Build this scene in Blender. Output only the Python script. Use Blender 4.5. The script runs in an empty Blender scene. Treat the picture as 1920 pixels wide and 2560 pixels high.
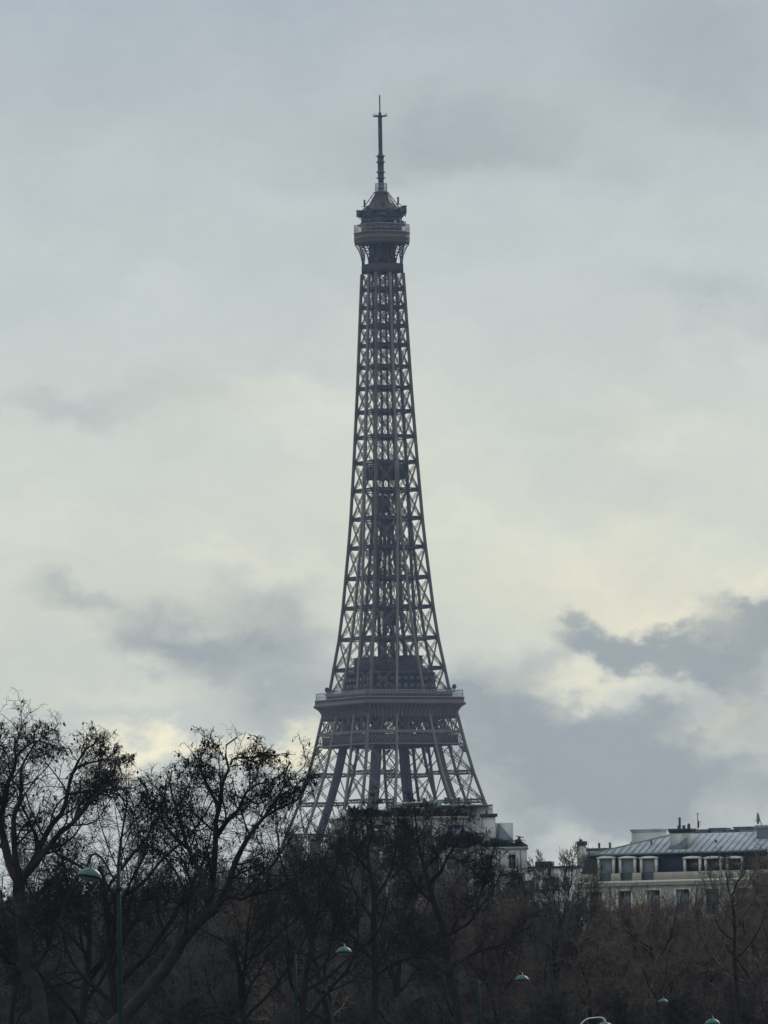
import bpy, math, random
import numpy as np
from mathutils import Matrix, Vector

# ------------------------------------------------------------------ camera
SC = bpy.context.scene
COL = SC.collection
F = 21480.0                      # focal length in pixels of the 1920 px wide photograph
HZ = 2600.0                      # row of the horizon
CAM = Vector((0, 0, 1.6))
PITCH = math.atan((HZ - 1280) / F)
ROLL = math.radians(-0.93)
CM = Matrix.Rotation(math.pi / 2 + PITCH, 3, 'X') @ Matrix.Rotation(ROLL, 3, 'Z')
cam = bpy.data.cameras.new("camera")
cam.sensor_fit = 'HORIZONTAL'
cam.sensor_width = 36
cam.lens = F / 1920 * 36
cam.clip_start = 5
cam.clip_end = 40000
camo = bpy.data.objects.new("camera", cam)
camo.matrix_world = Matrix.Translation(CAM) @ CM.to_4x4()
COL.objects.link(camo)
SC.camera = camo
SC.view_settings.view_transform = 'Standard'
SC.view_settings.look = 'None'
SC.view_settings.exposure = 0.0
SC.view_settings.gamma = 1.0


def ray(px, py):
    return (CM @ Vector(((px - 960) / F, -(py - 1280) / F, -1.0)))


def P(px, py, Y):
    d = ray(px, py)
    return CAM + d * (Y / d.y)


def lin(c):
    return tuple(((v / 255) / 12.92 if v <= 10.31 else ((v / 255 + 0.055) / 1.055) ** 2.4) for v in c)


# ------------------------------------------------------------------ sky
W = bpy.data.worlds.new("World")
SC.world = W
W.use_nodes = True
NT = W.node_tree
NT.nodes.clear()
SUN_EL, SUN_AZ = math.radians(24), math.radians(24)   # azimuth from +Y towards +X


def nd(t, **kw):
    n = NT.nodes.new(t)
    for k, v in kw.items():
        setattr(n, k, v)
    return n


def lk(a, b):
    NT.links.new(a, b)


def mth(op, a, b=None, c=None, clamp=False):
    n = nd('ShaderNodeMath', operation=op)
    n.use_clamp = clamp
    for i, v in enumerate((a, b, c)):
        if v is None:
            continue
        if hasattr(v, 'links'):
            lk(v, n.inputs[i])
        else:
            n.inputs[i].default_value = v
    return n.outputs[0]


def vm(op, a, b=None, sc=None):
    n = nd('ShaderNodeVectorMath', operation=op)
    for i, v in enumerate((a, b)):
        if v is None:
            continue
        if hasattr(v, 'links'):
            lk(v, n.inputs[i])
        else:
            n.inputs[i].default_value = v
    if sc is not None:
        if hasattr(sc, 'links'):
            lk(sc, n.inputs[3])
        else:
            n.inputs[3].default_value = sc
    return n.outputs[0]


def mixc(f, a, b, mode='MIX'):
    n = nd('ShaderNodeMix', data_type='RGBA', blend_type=mode)
    n.clamp_factor = True
    for s, v in ((0, f), (6, a), (7, b)):
        if hasattr(v, 'links'):
            lk(v, n.inputs[s])
        else:
            n.inputs[s].default_value = v if s == 0 else (*v, 1)
    return n.outputs[2]


tc = nd('ShaderNodeTexCoord')
DIR = tc.outputs['Generated']
sp = nd('ShaderNodeSeparateXYZ')
lk(DIR, sp.inputs[0])
K = F / 1000
cb = nd('ShaderNodeCombineXYZ')
lk(mth('MULTIPLY', sp.outputs[0], K), cb.inputs[0])
lk(mth('MULTIPLY', sp.outputs[2], K), cb.inputs[1])
Q = cb.outputs[0]                # 1 unit = 1000 photo pixels of angle


def noise(vec, scale, detail=5, rough=0.55, out='Fac', dist=0.0):
    n = nd('ShaderNodeTexNoise')
    n.noise_dimensions = '3D'
    lk(vec, n.inputs['Vector'])
    n.inputs['Scale'].default_value = scale
    n.inputs['Detail'].default_value = detail
    n.inputs['Roughness'].default_value = rough
    n.inputs['Distortion'].default_value = dist
    return n.outputs[out]


wn = noise(vm('MULTIPLY', Q, (1, 1.5, 1)), 4.2, 6, 0.6, 'Color')
wn2 = noise(Q, 1.3, 3, 0.5, 'Color')
QW = vm('ADD', vm('ADD', Q, vm('SCALE', vm('SUBTRACT', wn, (.5, .5, .5)), sc=0.36)),
        vm('SCALE', vm('SUBTRACT', wn2, (.5, .5, .5)), sc=0.22))


def blob(px, py, rx, ry, rot, amt, vec=None):
    d = ray(px, py).normalized() * K
    m = nd('ShaderNodeMapping', vector_type='TEXTURE')
    lk(vec or QW, m.inputs[0])
    m.inputs[1].default_value = (d.x, d.z, 0)
    m.inputs[2].default_value = (0, 0, math.radians(rot))
    m.inputs[3].default_value = (rx / 1000, ry / 1000, 1)
    # flatten z of the warped vector
    s = vm('MULTIPLY', m.outputs[0], (1, 1, 0))
    g = nd('ShaderNodeTexGradient', gradient_type='SPHERICAL')
    lk(s, g.inputs[0])
    sm = nd('ShaderNodeMapRange', interpolation_type='SMOOTHSTEP')
    lk(g.outputs['Fac'], sm.inputs[0])
    sm.inputs[4].default_value = amt
    return sm.outputs[0]


def total(lst):
    s = None
    for b in lst:
        o = blob(*b)
        s = o if s is None else mth('ADD', s, o)
    return s


sv = nd('ShaderNodeSeparateXYZ')
lk(QW, sv.inputs[0])
ramp = nd('ShaderNodeValToRGB')
lk(mth('DIVIDE', sv.outputs[1], 2.6), ramp.inputs[0])
cr = ramp.color_ramp
stops = [(2600, (199, 207, 209)), (2100, (192, 200, 203)), (1850, (199, 207, 207)), (1550, (214, 218, 210)),
         (1250, (213, 219, 213)), (900, (205, 213, 213)), (500, (194, 204, 208)), (0, (177, 187, 198))]
while len(cr.elements) < len(stops):
    cr.elements.new(0.5)
for e, (y, c) in zip(cr.elements, stops):
    e.position = (2600 - y) / 2600
    e.color = (*lin((c[0], c[1] + .5, c[2] - 2)), 1)
bright = total([
    (1500, 1450, 620, 260, -8, .45), (1700, 1590, 330, 110, -24, .5), (1480, 1700, 230, 90, 10, .55),
    (660, 1885, 300, 62, 0, 1.15), (370, 1895, 240, 70, 0, .95), (1840, 1830, 200, 80, 0, .35),
    (1900, 1490, 200, 120, 0, .35), (260, 1770, 480, 70, 0, .22), (620, 1400, 420, 60, -6, .3),
    (700, 1010, 520, 120, 0, .25), (1650, 1080, 420, 140, 0, .2), (1560, 2120, 320, 90, 0, .15),
    (980, 1180, 500, 300, 0, .15), (1880, 1800, 130, 40, 20, .4), (100, 1300, 300, 100, 0, .15)])
dark = total([
    (280, 1550, 420, 110, -18, .34), (520, 1600, 340, 170, 10, .32), (690, 1540, 300, 240, 0, .3),
    (430, 1660, 320, 90, -6, .32), (130, 1540, 240, 90, -15, .2), (720, 1680, 300, 200, 0, .36),
    (620, 1780, 360, 100, 0, .28), (150, 1690, 320, 60, 0, .12),
    (1490, 1585, 200, 85, -8, .55), (1640, 1625, 300, 120, -20, .6), (1810, 1700, 300, 150, -28, .6), (1820, 1560, 230, 90, -34, .5),
    (1900, 1640, 160, 110, -20, .4), (1900, 1780, 200, 100, -20, .35),
    (1240, 1760, 240, 170, 20, .5), (1400, 1850, 420, 200, 0, .42), (1620, 1890, 560, 170, -6, .42),
    (1300, 1980, 500, 220, 0, .38), (1620, 2020, 560, 150, 0, .3), (1700, 1830, 420, 130, -10, .25), (1780, 1990, 520, 170, 0, .42), (1400, 1640, 150, 70, 30, .25),
    (930, 1850, 440, 200, 0, .3), (450, 1010, 460, 100, -5, .3), (120, 1000, 340, 100, 0, .25),
    (980, 360, 520, 230, 0, .36), (1760, 120, 600, 340, 0, .42), (1300, 330, 420, 180, -10, .3),
    (1780, 740, 460, 170, -10, .32), (240, 190, 520, 160, 0, .1), (1450, 1060, 380, 80, 0, .22), (700, 640, 420, 120, 0, .14)])
fine = noise(vm('MULTIPLY', QW, (1, 1.7, 1)), 2.6, 7, 0.62)
fm = mth('MULTIPLY_ADD', fine, 2.3, -.05)
col = mixc(mth('MULTIPLY', bright, mth('MULTIPLY_ADD', fine, 0.9, .5), clamp=True), ramp.outputs[0], lin((250, 245, 218)))
dm_ = nd('ShaderNodeMapRange', interpolation_type='SMOOTHSTEP')
lk(mth('MULTIPLY', dark, fm, clamp=True), dm_.inputs[0])
dm_.inputs[1].default_value = .02
dm_.inputs[2].default_value = .9
dm_.inputs[4].default_value = .95
col = mixc(dm_.outputs[0], col, lin((151, 163, 171)))
col = mixc(0.55, col, mixc(1.0, col, mixc(fine, (.74, .75, .77), (1.24, 1.23, 1.2)), 'MULTIPLY'))
# the overcast is brighter overhead than at the horizon
zen = nd('ShaderNodeMapRange', interpolation_type='SMOOTHSTEP')
lk(sp.outputs[2], zen.inputs[0])
zen.inputs[1].default_value = 0.14
zen.inputs[2].default_value = 0.6
zen.inputs[3].default_value = 1.0
zen.inputs[4].default_value = 1.35
col = vm('SCALE', col, sc=mth('MULTIPLY', zen.outputs[0], 10.0))
sky = nd('ShaderNodeTexSky')
sky.sky_type = 'NISHITA'
sky.sun_disc = False
sky.sun_elevation = SUN_EL
sky.sun_rotation = SUN_AZ
sky.dust_density = 3
col = mixc(0.97, sky.outputs[0], col)
bg = nd('ShaderNodeBackground')
lk(col, bg.inputs[0])
bg.inputs[1].default_value = 0.1
ow = nd('ShaderNodeOutputWorld')
lk(bg.outputs[0], ow.inputs[0])

sun = bpy.data.lights.new("sun", 'SUN')
sun.energy = 0.6
sun.angle = math.radians(18)
sun.color = (1, .93, .82)
suno = bpy.data.objects.new("sun", sun)
sd = Vector((math.sin(SUN_AZ) * math.cos(SUN_EL), math.cos(SUN_AZ) * math.cos(SUN_EL), math.sin(SUN_EL)))
suno.rotation_euler = sd.to_track_quat('Z', 'Y').to_euler()
COL.objects.link(suno)


# ------------------------------------------------------------------ materials
def mat(name, c, c2=None, scale=1.0, rough=0.7, metal=0.0, detail=4, spec=0.5, streak=None, vary=0.0, bump=0.0):
    m = bpy.data.materials.new(name)
    m.use_nodes = True
    t = m.node_tree
    b = t.nodes['Principled BSDF']
    b.inputs['Roughness'].default_value = rough
    b.inputs['Metallic'].default_value = metal
    b.inputs['Specular IOR Level'].default_value = spec
    tcn = t.nodes.new('ShaderNodeTexCoord')
    mp = t.nodes.new('ShaderNodeMapping')
    t.links.new(tcn.outputs['Object'], mp.inputs[0])
    if streak:
        mp.inputs[3].default_value = streak
    n = t.nodes.new('ShaderNodeTexNoise')
    n.inputs['Scale'].default_value = scale
    n.inputs['Detail'].default_value = detail
    n.inputs['Roughness'].default_value = .6
    t.links.new(mp.outputs[0], n.inputs['Vector'])
    r = t.nodes.new('ShaderNodeValToRGB')
    r.color_ramp.elements[0].position = .32
    r.color_ramp.elements[1].position = .68
    r.color_ramp.elements[0].color = (*c, 1)
    r.color_ramp.elements[1].color = (*(c2 or tuple(v * 1.35 for v in c)), 1)
    t.links.new(n.outputs['Fac'], r.inputs[0])
    out = r.outputs[0]
    if vary:
        oi = t.nodes.new('ShaderNodeObjectInfo')
        mr = t.nodes.new('ShaderNodeMapRange')
        t.links.new(oi.outputs['Random'], mr.inputs[0])
        mr.inputs[3].default_value = 1 - vary
        mr.inputs[4].default_value = 1 + vary
        v = t.nodes.new('ShaderNodeVectorMath')
        v.operation = 'SCALE'
        t.links.new(out, v.inputs[0])
        t.links.new(mr.outputs[0], v.inputs[3])
        out = v.outputs[0]
    t.links.new(out, b.inputs['Base Color'])
    if bump:
        bp = t.nodes.new('ShaderNodeBump')
        bp.inputs['Strength'].default_value = bump
        t.links.new(n.outputs['Fac'], bp.inputs['Height'])
        t.links.new(bp.outputs[0], b.inputs['Normal'])
    return m


M_GROUND = mat('ground_asphalt', (.04, .04, .04), (.075, .072, .066), .2, .9)
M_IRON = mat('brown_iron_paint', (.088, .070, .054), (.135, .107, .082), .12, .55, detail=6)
M_IRON_D = mat('dark_shaded_iron_paint', (.042, .036, .032), (.072, .060, .052), .15, .6, detail=6)  # same brown paint, shade of the inner ironwork put into the colour
M_IRON_L = mat('pale_lit_iron_paint', (.165, .132, .102), (.225, .182, .142), .12, .55, detail=6)  # same brown paint lightened, light on the front members put into the colour
M_MAST = mat('mast_paint', (.045, .036, .035), (.07, .055, .05), .3, .6)
M_NET = mat('steel_mesh', (.35, .36, .36), (.45, .45, .45), 1, .45, .3)
M_GLASSD = mat('dark_glazing', (.03, .04, .05), (.05, .06, .07), .5, .12, spec=.8)
M_STONE = mat('cream_stone', (.33, .29, .22), (.52, .475, .38), .9, .85, streak=(1, 1, .16), detail=7)
M_RENDER = mat('white_render', (.47, .46, .42), (.70, .69, .65), .8, .85, streak=(1, 1, .14), detail=7)
M_STONE_D = mat('weathered_stone', (.27, .255, .22), (.4, .38, .33), .8, .9, streak=(1, 1, .3), detail=7)
M_SLATE = mat('dark_slate', (.012, .017, .030), (.024, .031, .048), 1.5, .6, detail=8, spec=.3)
M_ZINC = mat('zinc_sheet', (.36, .385, .40), (.56, .585, .595), .9, .6, .05, detail=6)
M_ZINC_D = mat('aged_zinc', (.12, .14, .16), (.2, .225, .25), .7, .5, .2, detail=6)
M_BLIND = mat('grey_blind', (.16, .19, .205), (.22, .25, .26), .8, .7, streak=(1, 1, 6))
M_PANE = mat('window_glass', (.02, .024, .032), (.045, .05, .06), .3, .08, spec=.9)
M_PANE_B = mat('brown_window_glass', (.03, .024, .02), (.06, .05, .04), .4, .12, spec=.8)
M_FRAME = mat('grey_window_frame', (.10, .11, .12), (.16, .17, .18), 2, .5)
M_TRIM = mat('pale_window_surround', (.62, .60, .50), (.74, .72, .62), 1.5, .8)
M_CAP = mat('sooty_cap', (.02, .02, .023), (.05, .05, .055), 1.5, .8)
M_TERRA = mat('chimney_pot', (.16, .13, .12), (.24, .2, .18), 3, .8)
M_GREEN = mat('lamp_green_paint', (.003, .017, .015), (.005, .026, .022), 3, .5, spec=.15)
M_SHADE = mat('lamp_shade_enamel', (.018, .078, .066), (.034, .12, .10), 3, .3, spec=.5)
M_SHADE_IN = mat('lamp_glass', (.10, .13, .13), (.16, .19, .19), 3, .2)
M_STEEL = mat('galvanised_arm', (.45, .49, .48), (.6, .63, .62), 4, .25, .6)
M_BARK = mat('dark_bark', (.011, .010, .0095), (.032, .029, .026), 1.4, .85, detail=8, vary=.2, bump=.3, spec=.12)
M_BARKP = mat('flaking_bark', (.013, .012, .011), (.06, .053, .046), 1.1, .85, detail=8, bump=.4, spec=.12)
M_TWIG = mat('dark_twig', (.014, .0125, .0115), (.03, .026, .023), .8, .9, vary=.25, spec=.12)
M_TWIGR = mat('reddish_twig', (.045, .035, .029), (.25, .193, .155), 1.6, .9, vary=.3, spec=.12)
M_TWIGB = mat('brown_twig', (.036, .031, .026), (.22, .186, .153), 1.6, .9, vary=.3, spec=.12)
M_TWIGL = mat('low_tree_twig', (.028, .024, .02), (.13, .108, .09), 1.6, .9, vary=.25, spec=.12)  # darker copy of the brown twig, shade low in the belt put into colour
M_LEAF = mat('evergreen_leaf', (.012, .028, .014), (.03, .055, .024), 1.5, .7, vary=.2, spec=.12)
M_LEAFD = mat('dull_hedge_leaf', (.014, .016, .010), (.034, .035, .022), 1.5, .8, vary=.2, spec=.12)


# ------------------------------------------------------------------ mesh helpers
def mesh_from(name, V, Fq, m, smooth=False):
    me = bpy.data.meshes.new(name)
    V = np.asarray(V, dtype=np.float32).reshape(-1, 3)
    me.vertices.add(len(V))
    me.vertices.foreach_set('co', V.ravel())
    tot = sum(f.size for f in Fq)
    me.loops.add(tot)
    me.loops.foreach_set('vertex_index', np.concatenate([f.ravel() for f in Fq]).astype(np.int32))
    cnt = np.concatenate([np.full(len(f), f.shape[1], dtype=np.int32) for f in Fq])
    st = np.concatenate([[0], np.cumsum(cnt)[:-1]]).astype(np.int32)
    me.polygons.add(len(cnt))
    me.polygons.foreach_set('loop_start', st)
    me.polygons.foreach_set('loop_total', cnt)
    if smooth:
        me.polygons.foreach_set('use_smooth', np.ones(len(cnt), dtype=bool))
    me.materials.append(m)
    me.update(calc_edges=True)
    me.validate()
    return me


class MB:
    def __init__(self):
        self.v, self.f, self.n = [], {}, 0

    def add(self, V, faces):
        V = np.asarray(V, dtype=np.float64).reshape(-1, 3)
        for f in faces:
            self.f.setdefault(len(f), []).append([i + self.n for i in f])
        self.v.append(V)
        self.n += len(V)

    def box(self, x0, x1, y0, y1, z0, z1):
        self.add([(x0, y0, z0), (x1, y0, z0), (x1, y1, z0), (x0, y1, z0), (x0, y0, z1), (x1, y0, z1), (x1, y1, z1), (x0, y1, z1)],
                 [(0, 3, 2, 1), (4, 5, 6, 7), (0, 1, 5, 4), (1, 2, 6, 5), (2, 3, 7, 6), (3, 0, 4, 7)])

    def bar(self, a, b, w, d=None, up=(0, 0, 1)):
        a, b = np.array(a, float), np.array(b, float)
        t = b - a
        L = np.linalg.norm(t)
        if L < 1e-6:
            return
        t /= L
        up = np.array(up, float)
        if abs(np.dot(up, t)) > .97:
            up = np.array((1., 0, 0))
        s = np.cross(t, up)
        s /= np.linalg.norm(s)
        u = np.cross(s, t)
        d = d or w
        o = [s * w / 2 * i + u * d / 2 * j for i, j in ((-1, -1), (1, -1), (1, 1), (-1, 1))]
        self.add([a + k for k in o] + [b + k for k in o],
                 [(3, 2, 1, 0), (4, 5, 6, 7), (0, 1, 5, 4), (1, 2, 6, 5), (2, 3, 7, 6), (3, 0, 4, 7)])

    def loft(self, rings, cap=True):
        n = len(rings[0])
        V = [p for r in rings for p in r]
        fs = []
        for k in range(len(rings) - 1):
            for i in range(n):
                j = (i + 1) % n
                fs.append((k * n + i, k * n + j, (k + 1) * n + j, (k + 1) * n + i))
        if cap:
            fs.append(tuple(range(n - 1, -1, -1)))
            fs.append(tuple((len(rings) - 1) * n + i for i in range(n)))
        self.add(V, fs)

    def sweep(self, pts, w):            # square upright section along a path
        pts = [np.array(p, float) for p in pts]
        h = w / 2
        self.loft([[p + np.array(q) for q in ((-h, -h, 0), (h, -h, 0), (h, h, 0), (-h, h, 0))] for p in pts])

    def tube(self, pts, rad, S=8):
        pts = np.array(pts, float)
        rad = np.broadcast_to(np.array(rad, float), (len(pts),))
        t = np.gradient(pts, axis=0)
        t /= np.linalg.norm(t, axis=1)[:, None]
        ref = np.array((0.31, 0.17, 0.93)) if abs(t[0][2]) < .8 else np.array((0.9, 0.3, 0.1))
        rings = []
        for p, d, r in zip(pts, t, rad):
            s = np.cross(d, ref)
            s /= np.linalg.norm(s)
            u = np.cross(s, d)
            rings.append([p + r * (math.cos(k * 2 * math.pi / S) * s + math.sin(k * 2 * math.pi / S) * u) for k in range(S)])
        self.loft(rings)

    def lathe(self, prof, c=(0, 0, 0), S=16):
        self.loft([[(c[0] + r * math.cos(2 * math.pi * k / S), c[1] + r * math.sin(2 * math.pi * k / S), c[2] + z) for k in range(S)] for r, z in prof])

    def prism(self, poly, y0, y1):      # polygon in x,z extruded along y
        n = len(poly)
        self.add([(x, y0, z) for x, z in poly] + [(x, y1, z) for x, z in poly],
                 [tuple(range(n)), tuple(range(2 * n - 1, n - 1, -1))] + [(i, i + n, (i + 1) % n + n, (i + 1) % n) for i in range(n)])

    def build(self, name, m, parent=None, smooth=False):
        me = mesh_from(name, np.concatenate(self.v), [np.array(f) for f in self.f.values()], m, smooth)
        o = bpy.data.objects.new(name, me)
        COL.objects.link(o)
        if parent:
            o.parent = parent
        return o


def empty(name, label, cat, loc=(0, 0, 0), rz=0.0, group=None):
    o = bpy.data.objects.new(name, None)
    COL.objects.link(o)
    o.location = loc
    o.rotation_euler = (0, 0, rz)
    o['label'] = label
    o['category'] = cat
    if group:
        o['group'] = group
    return o


# ------------------------------------------------------------------ ground
g = MB()
g.add([(-9000, -2000, 0), (9000, -2000, 0), (9000, 16000, 0), (-9000, 16000, 0)], [(0, 1, 2, 3)])
go = g.build('ground', M_GROUND)
go['kind'] = 'structure'

# ------------------------------------------------------------------ lattice tower
TY = 3000.0


def axx(y):
    return 949 + (y - 238) * 28.6 / 1762


def tz(y):
    return P(axx(y), y, TY).z


TX = sum(P(axx(y), y, TY).x for y in (300, 900, 1500, 1900)) / 4
tower = empty('lattice_tower', 'tall brown iron lattice tower with two viewing platforms and a mast, rising behind the rooftops', 'tower',
              (TX, TY, 0), math.radians(28))
WY = [600, 663, 803, 974, 1155, 1295, 1373, 1522, 1600, 1670, 1726, 1795, 1866, 1933, 2017, 2190, 2400, 2590]
WW = [10.0, 10.5, 12.1, 14.0, 16.4, 18.5, 20, 23.4, 25.7, 28.6, 30.7, 35.1, 38.7, 42.5, 48.6, 64, 94, 124]
LY = [1226, 1373, 1600, 1730, 1795, 1866, 2017, 2190, 2400, 2590]
LW = [8.6, 8.8, 9.5, 10.2, 11, 11.7, 13, 15.5, 20, 26]


def hw(y):
    return float(np.interp(y, WY, WW)) / 2


def lw(y):
    return float(np.interp(y, LY, LW)) if y >= 1226 else hw(y)


def fpt(face, u, d, y):
    """point on face (0..3), u along the face from -1..1 given in metres, d metres inward"""
    h = hw(y) - d
    z = tz(y)
    return [(u, -h, z), (h, u, z), (-u, h, z), (-h, -u, z)][face]


NRM = [(0, -1, 0), (1, 0, 0), (0, 1, 0), (-1, 0, 0)]


def lattice(mb, a, b, face, w, t, step=None, lace=.1):
    """two thin chords with zigzag lacing between them, lying in the plane of the face"""
    a, b = np.array(a, float), np.array(b, float)
    d = b - a
    L = np.linalg.norm(d)
    d /= L
    n = np.array(NRM[face % 4], float)
    s = np.cross(d, n)
    s /= np.linalg.norm(s)
    for k in (-1, 1):
        mb.bar(a + s * k * w / 2, b + s * k * w / 2, t, t, n)
    step = step or w * 1.4
    N = max(2, int(L / step))
    for i in range(N):
        k = 1 if i % 2 else -1
        mb.bar(a + d * L * i / N + s * k * w / 2 * .96, a + d * L * (i + 1) / N - s * k * w / 2 * .96, lace, lace, n)


LV = [684, 724, 769, 816, 864, 918, 971, 1030, 1093, 1157, 1226, 1297, 1369, 1445, 1519, 1597, 1673, 1732]
LV2 = [1795, 1866, 1935, 2007, 2085, 2160]
LV3 = [2192, 2290, 2390, 2490, 2588]
ALL = LV + LV2 + LV3

# corner posts, one part each
for sx in (-1, 1):
    for sy in (-1, 1):
        mb = MB()
        mb.sweep([(sx * hw(y), sy * hw(y), tz(y)) for y in ALL], .86)
        mb.build('corner_post', M_IRON, tower)
# face posts: one central post high up, two posts per face where the legs have parted
for f in range(4):
    mb = MB()
    mb.sweep([fpt(f, 0, .02, y) for y in LV if y <= 1226], .9)
    mb.build('face_post', M_IRON_L if f in (0, 3) else M_IRON, tower)  # posts on the two near faces coloured lighter, as if lit
    for s in (-1, 1):
        mb = MB()
        mb.sweep([fpt(f, s * (hw(y) - (lw(y) if y >= 1226 else hw(y)) + (.35 if y < 1226 else .02)), .06, y) for y in ALL if y >= 1157], .8)
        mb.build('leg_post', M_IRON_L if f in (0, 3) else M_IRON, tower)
for sx in (-1, 1):
    for sy in (-1, 1):
        mb = MB()
        mb.sweep([(sx * (hw(y) - lw(y) + .6), sy * (hw(y) - lw(y) + .6), tz(y)) for y in ALL if y >= 1297], .8)
        # inclined lift track up the middle of the leg, only below the second platform
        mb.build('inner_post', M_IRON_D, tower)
        mb = MB()
        q = [y for y in ALL if y >= 1795]
        mb.sweep([(sx * (hw(y) - lw(y) * .62), sy * (hw(y) - lw(y) * .62), tz(y)) for y in q], 2.3)
        mb.build('lift_track', M_IRON_D, tower)

# bracing
for f in range(4):
    mb, hb = MB(), MB()
    pale = f in (0, 3)
    for y0, y1 in zip(LV[:-1], LV[1:]):
        merged = y1 <= 1226
        for s in (-1, 1):
            def uo(y):
                return s * hw(y)

            def ui(y):
                return s * max(0.0, hw(y) - lw(y))
            lattice(mb, fpt(f, uo(y0), .10, y0), fpt(f, ui(y1), .10, y1), f, .62, .2)
            lattice(mb, fpt(f, ui(y0), .45, y0), fpt(f, uo(y1), .45, y1), f, .62, .2)
            if not merged:          # inner faces of the legs
                for sd_, dd in ((1, lw),):
                    a0, a1 = fpt(f, uo(y0) * .98, lw(y0), y0), fpt(f, ui(y1), lw(y1), y1)
                    lattice(mb, a0, a1, f, .5, .16)
                    a0, a1 = fpt(f, ui(y0), lw(y0) - .3, y0), fpt(f, uo(y1) * .98, lw(y1) - .3, y1)
                    lattice(mb, a0, a1, f, .5, .16)
        if not merged and y1 <= 1600:
            gi0, gi1 = hw(y0) - lw(y0), hw(y1) - lw(y1)
            mb.bar(fpt(f, -gi0, .3, y0), fpt(f, gi1, .3, y1), .22, .22, NRM[f])
            mb.bar(fpt(f, gi0, .6, y0), fpt(f, -gi1, .6, y1), .22, .22, NRM[f])
    for y in LV[1:-1]:
        hb = MB()
        lattice(hb, fpt(f, -hw(y), .22, y), fpt(f, hw(y), .22, y), f, .95, .34, 1.0, .2)
        if y >= 1226:
            lattice(hb, fpt(f, -hw(y), lw(y) - .12, y), fpt(f, hw(y), lw(y) - .12, y), f, .8, .24, 1.0, .14)
        # gusset plates where the members meet the posts
        for u in ([-hw(y), 0, hw(y)] if y < 1226 else [-hw(y), -(hw(y) - lw(y)), hw(y) - lw(y), hw(y)]):
            uu = u * .985
            p = fpt(f, uu, .16, y)
            t = np.array(NRM[f], float)
            hb.bar(np.array(p) + np.array((0, 0, -1.1)), np.array(p) + np.array((0, 0, 1.1)), 1.5, .12, t)
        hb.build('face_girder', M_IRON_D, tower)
    mb.build('face_bracing', M_IRON, tower)

# bracing of the four legs below the second platform
for f in range(4):
    mb, hb = MB(), MB()
    for y0, y1 in zip(([1795] + LV2[1:] + LV3)[1:-1], ([1795] + LV2[1:] + LV3)[2:]):
        for s in (-1, 1):
            q0, q1 = (fpt(f, s * hw(y0), lw(y0), y0), fpt(f, s * (hw(y1) - lw(y1)), lw(y1), y1))
            mb.bar(q0, q1, .3, .3, NRM[f])
            for dfun in (lambda y: .12,):
                lattice(mb, fpt(f, s * hw(y0), dfun(y0), y0), fpt(f, s * (hw(y1) - lw(y1)), dfun(y1), y1), f, .8, .19, .9, .13)
                lattice(mb, fpt(f, s * (hw(y0) - lw(y0)), dfun(y0) + .3, y0), fpt(f, s * hw(y1), dfun(y1) + .3, y1), f, .8, .19, .9, .13)
    for y in LV2[2:] + LV3:
        for s in (-1, 1):
            hb = MB()
            lattice(hb, fpt(f, s * hw(y), .25, y), fpt(f, s * (hw(y) - lw(y)), .25, y), f, 1.1, .4, 1.0, .22)
            lattice(hb, fpt(f, s * hw(y), lw(y) - .1, y), fpt(f, s * (hw(y) - lw(y)), lw(y) - .1, y), f, .9, .3, 1.0, .16)
            hb.build('leg_girder', M_IRON_D, tower)
    # knee plates below the lattice belt
    for s in (-1, 1):
        for u0, u1 in ((hw(1866), hw(1866) - lw(1866)),):
            for q0, q1 in ((s * (u0 - .4), s * (u0 - 2.4)), (s * (u1 + .4), s * (u1 + 2.4))):
                mb.bar(fpt(f, q0, .3, 1884), fpt(f, q1, .3, 1868), .5, .3, NRM[f])
    mb.build('leg_bracing', M_IRON, tower)

# X belt and diamond lattice belt under the second platform
for f in range(4):
    mb = MB()
    y0, y1 = 1797, 1835
    us0 = np.concatenate([np.linspace(-hw(y0), -(hw(y0) - lw(y0)), 3), np.linspace(-(hw(y0) - lw(y0)), hw(y0) - lw(y0), 4)[1:], np.linspace(hw(y0) - lw(y0), hw(y0), 3)[1:]])
    us1 = us0 * hw(y1) / hw(y0)
    for i in range(len(us0) - 1):
        lattice(mb, fpt(f, us0[i], .15, y0), fpt(f, us1[i + 1], .15, y1), f, .5, .17)
        lattice(mb, fpt(f, us0[i + 1], .45, y0), fpt(f, us1[i], .45, y1), f, .5, .17)
        mb.bar(fpt(f, us0[i], .25, y0), fpt(f, us1[i], .25, y1), .4, .3, NRM[f])
        lattice(mb, fpt(f, us0[i], 6.0, y0), fpt(f, us1[i + 1], 6.0, y1), f, .6, .25)
        lattice(mb, fpt(f, us0[i + 1], 6.3, y0), fpt(f, us1[i], 6.3, y1), f, .6, .25)
    mb.build('cross_belt', M_IRON, tower)
    mb = MB()
    ya, yb = 1835, 1864
    for y, t in ((ya, .5), (yb, .6), (1831, .3)):
        mb.bar(fpt(f, -hw(y) + .3, -.12, y), fpt(f, hw(y) - .3, -.12, y), t, .5, (0, 0, 1))
    N = 30
    for i in range(-2, N):
        for dy in (0, 1):
            ua, ub = -1 + 2 * i / N, -1 + 2 * (i + 2) / N
            if dy:
                ua, ub = ub, ua
            if min(ua, ub) < -1 or max(ua, ub) > 1:
                continue
            mb.bar(fpt(f, ua * hw(ya), .02 + .14 * dy, ya), fpt(f, ub * hw(yb), .02 + .14 * dy, yb), .15, .1, NRM[f])
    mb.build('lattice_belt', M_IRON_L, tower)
mb = MB()
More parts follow.
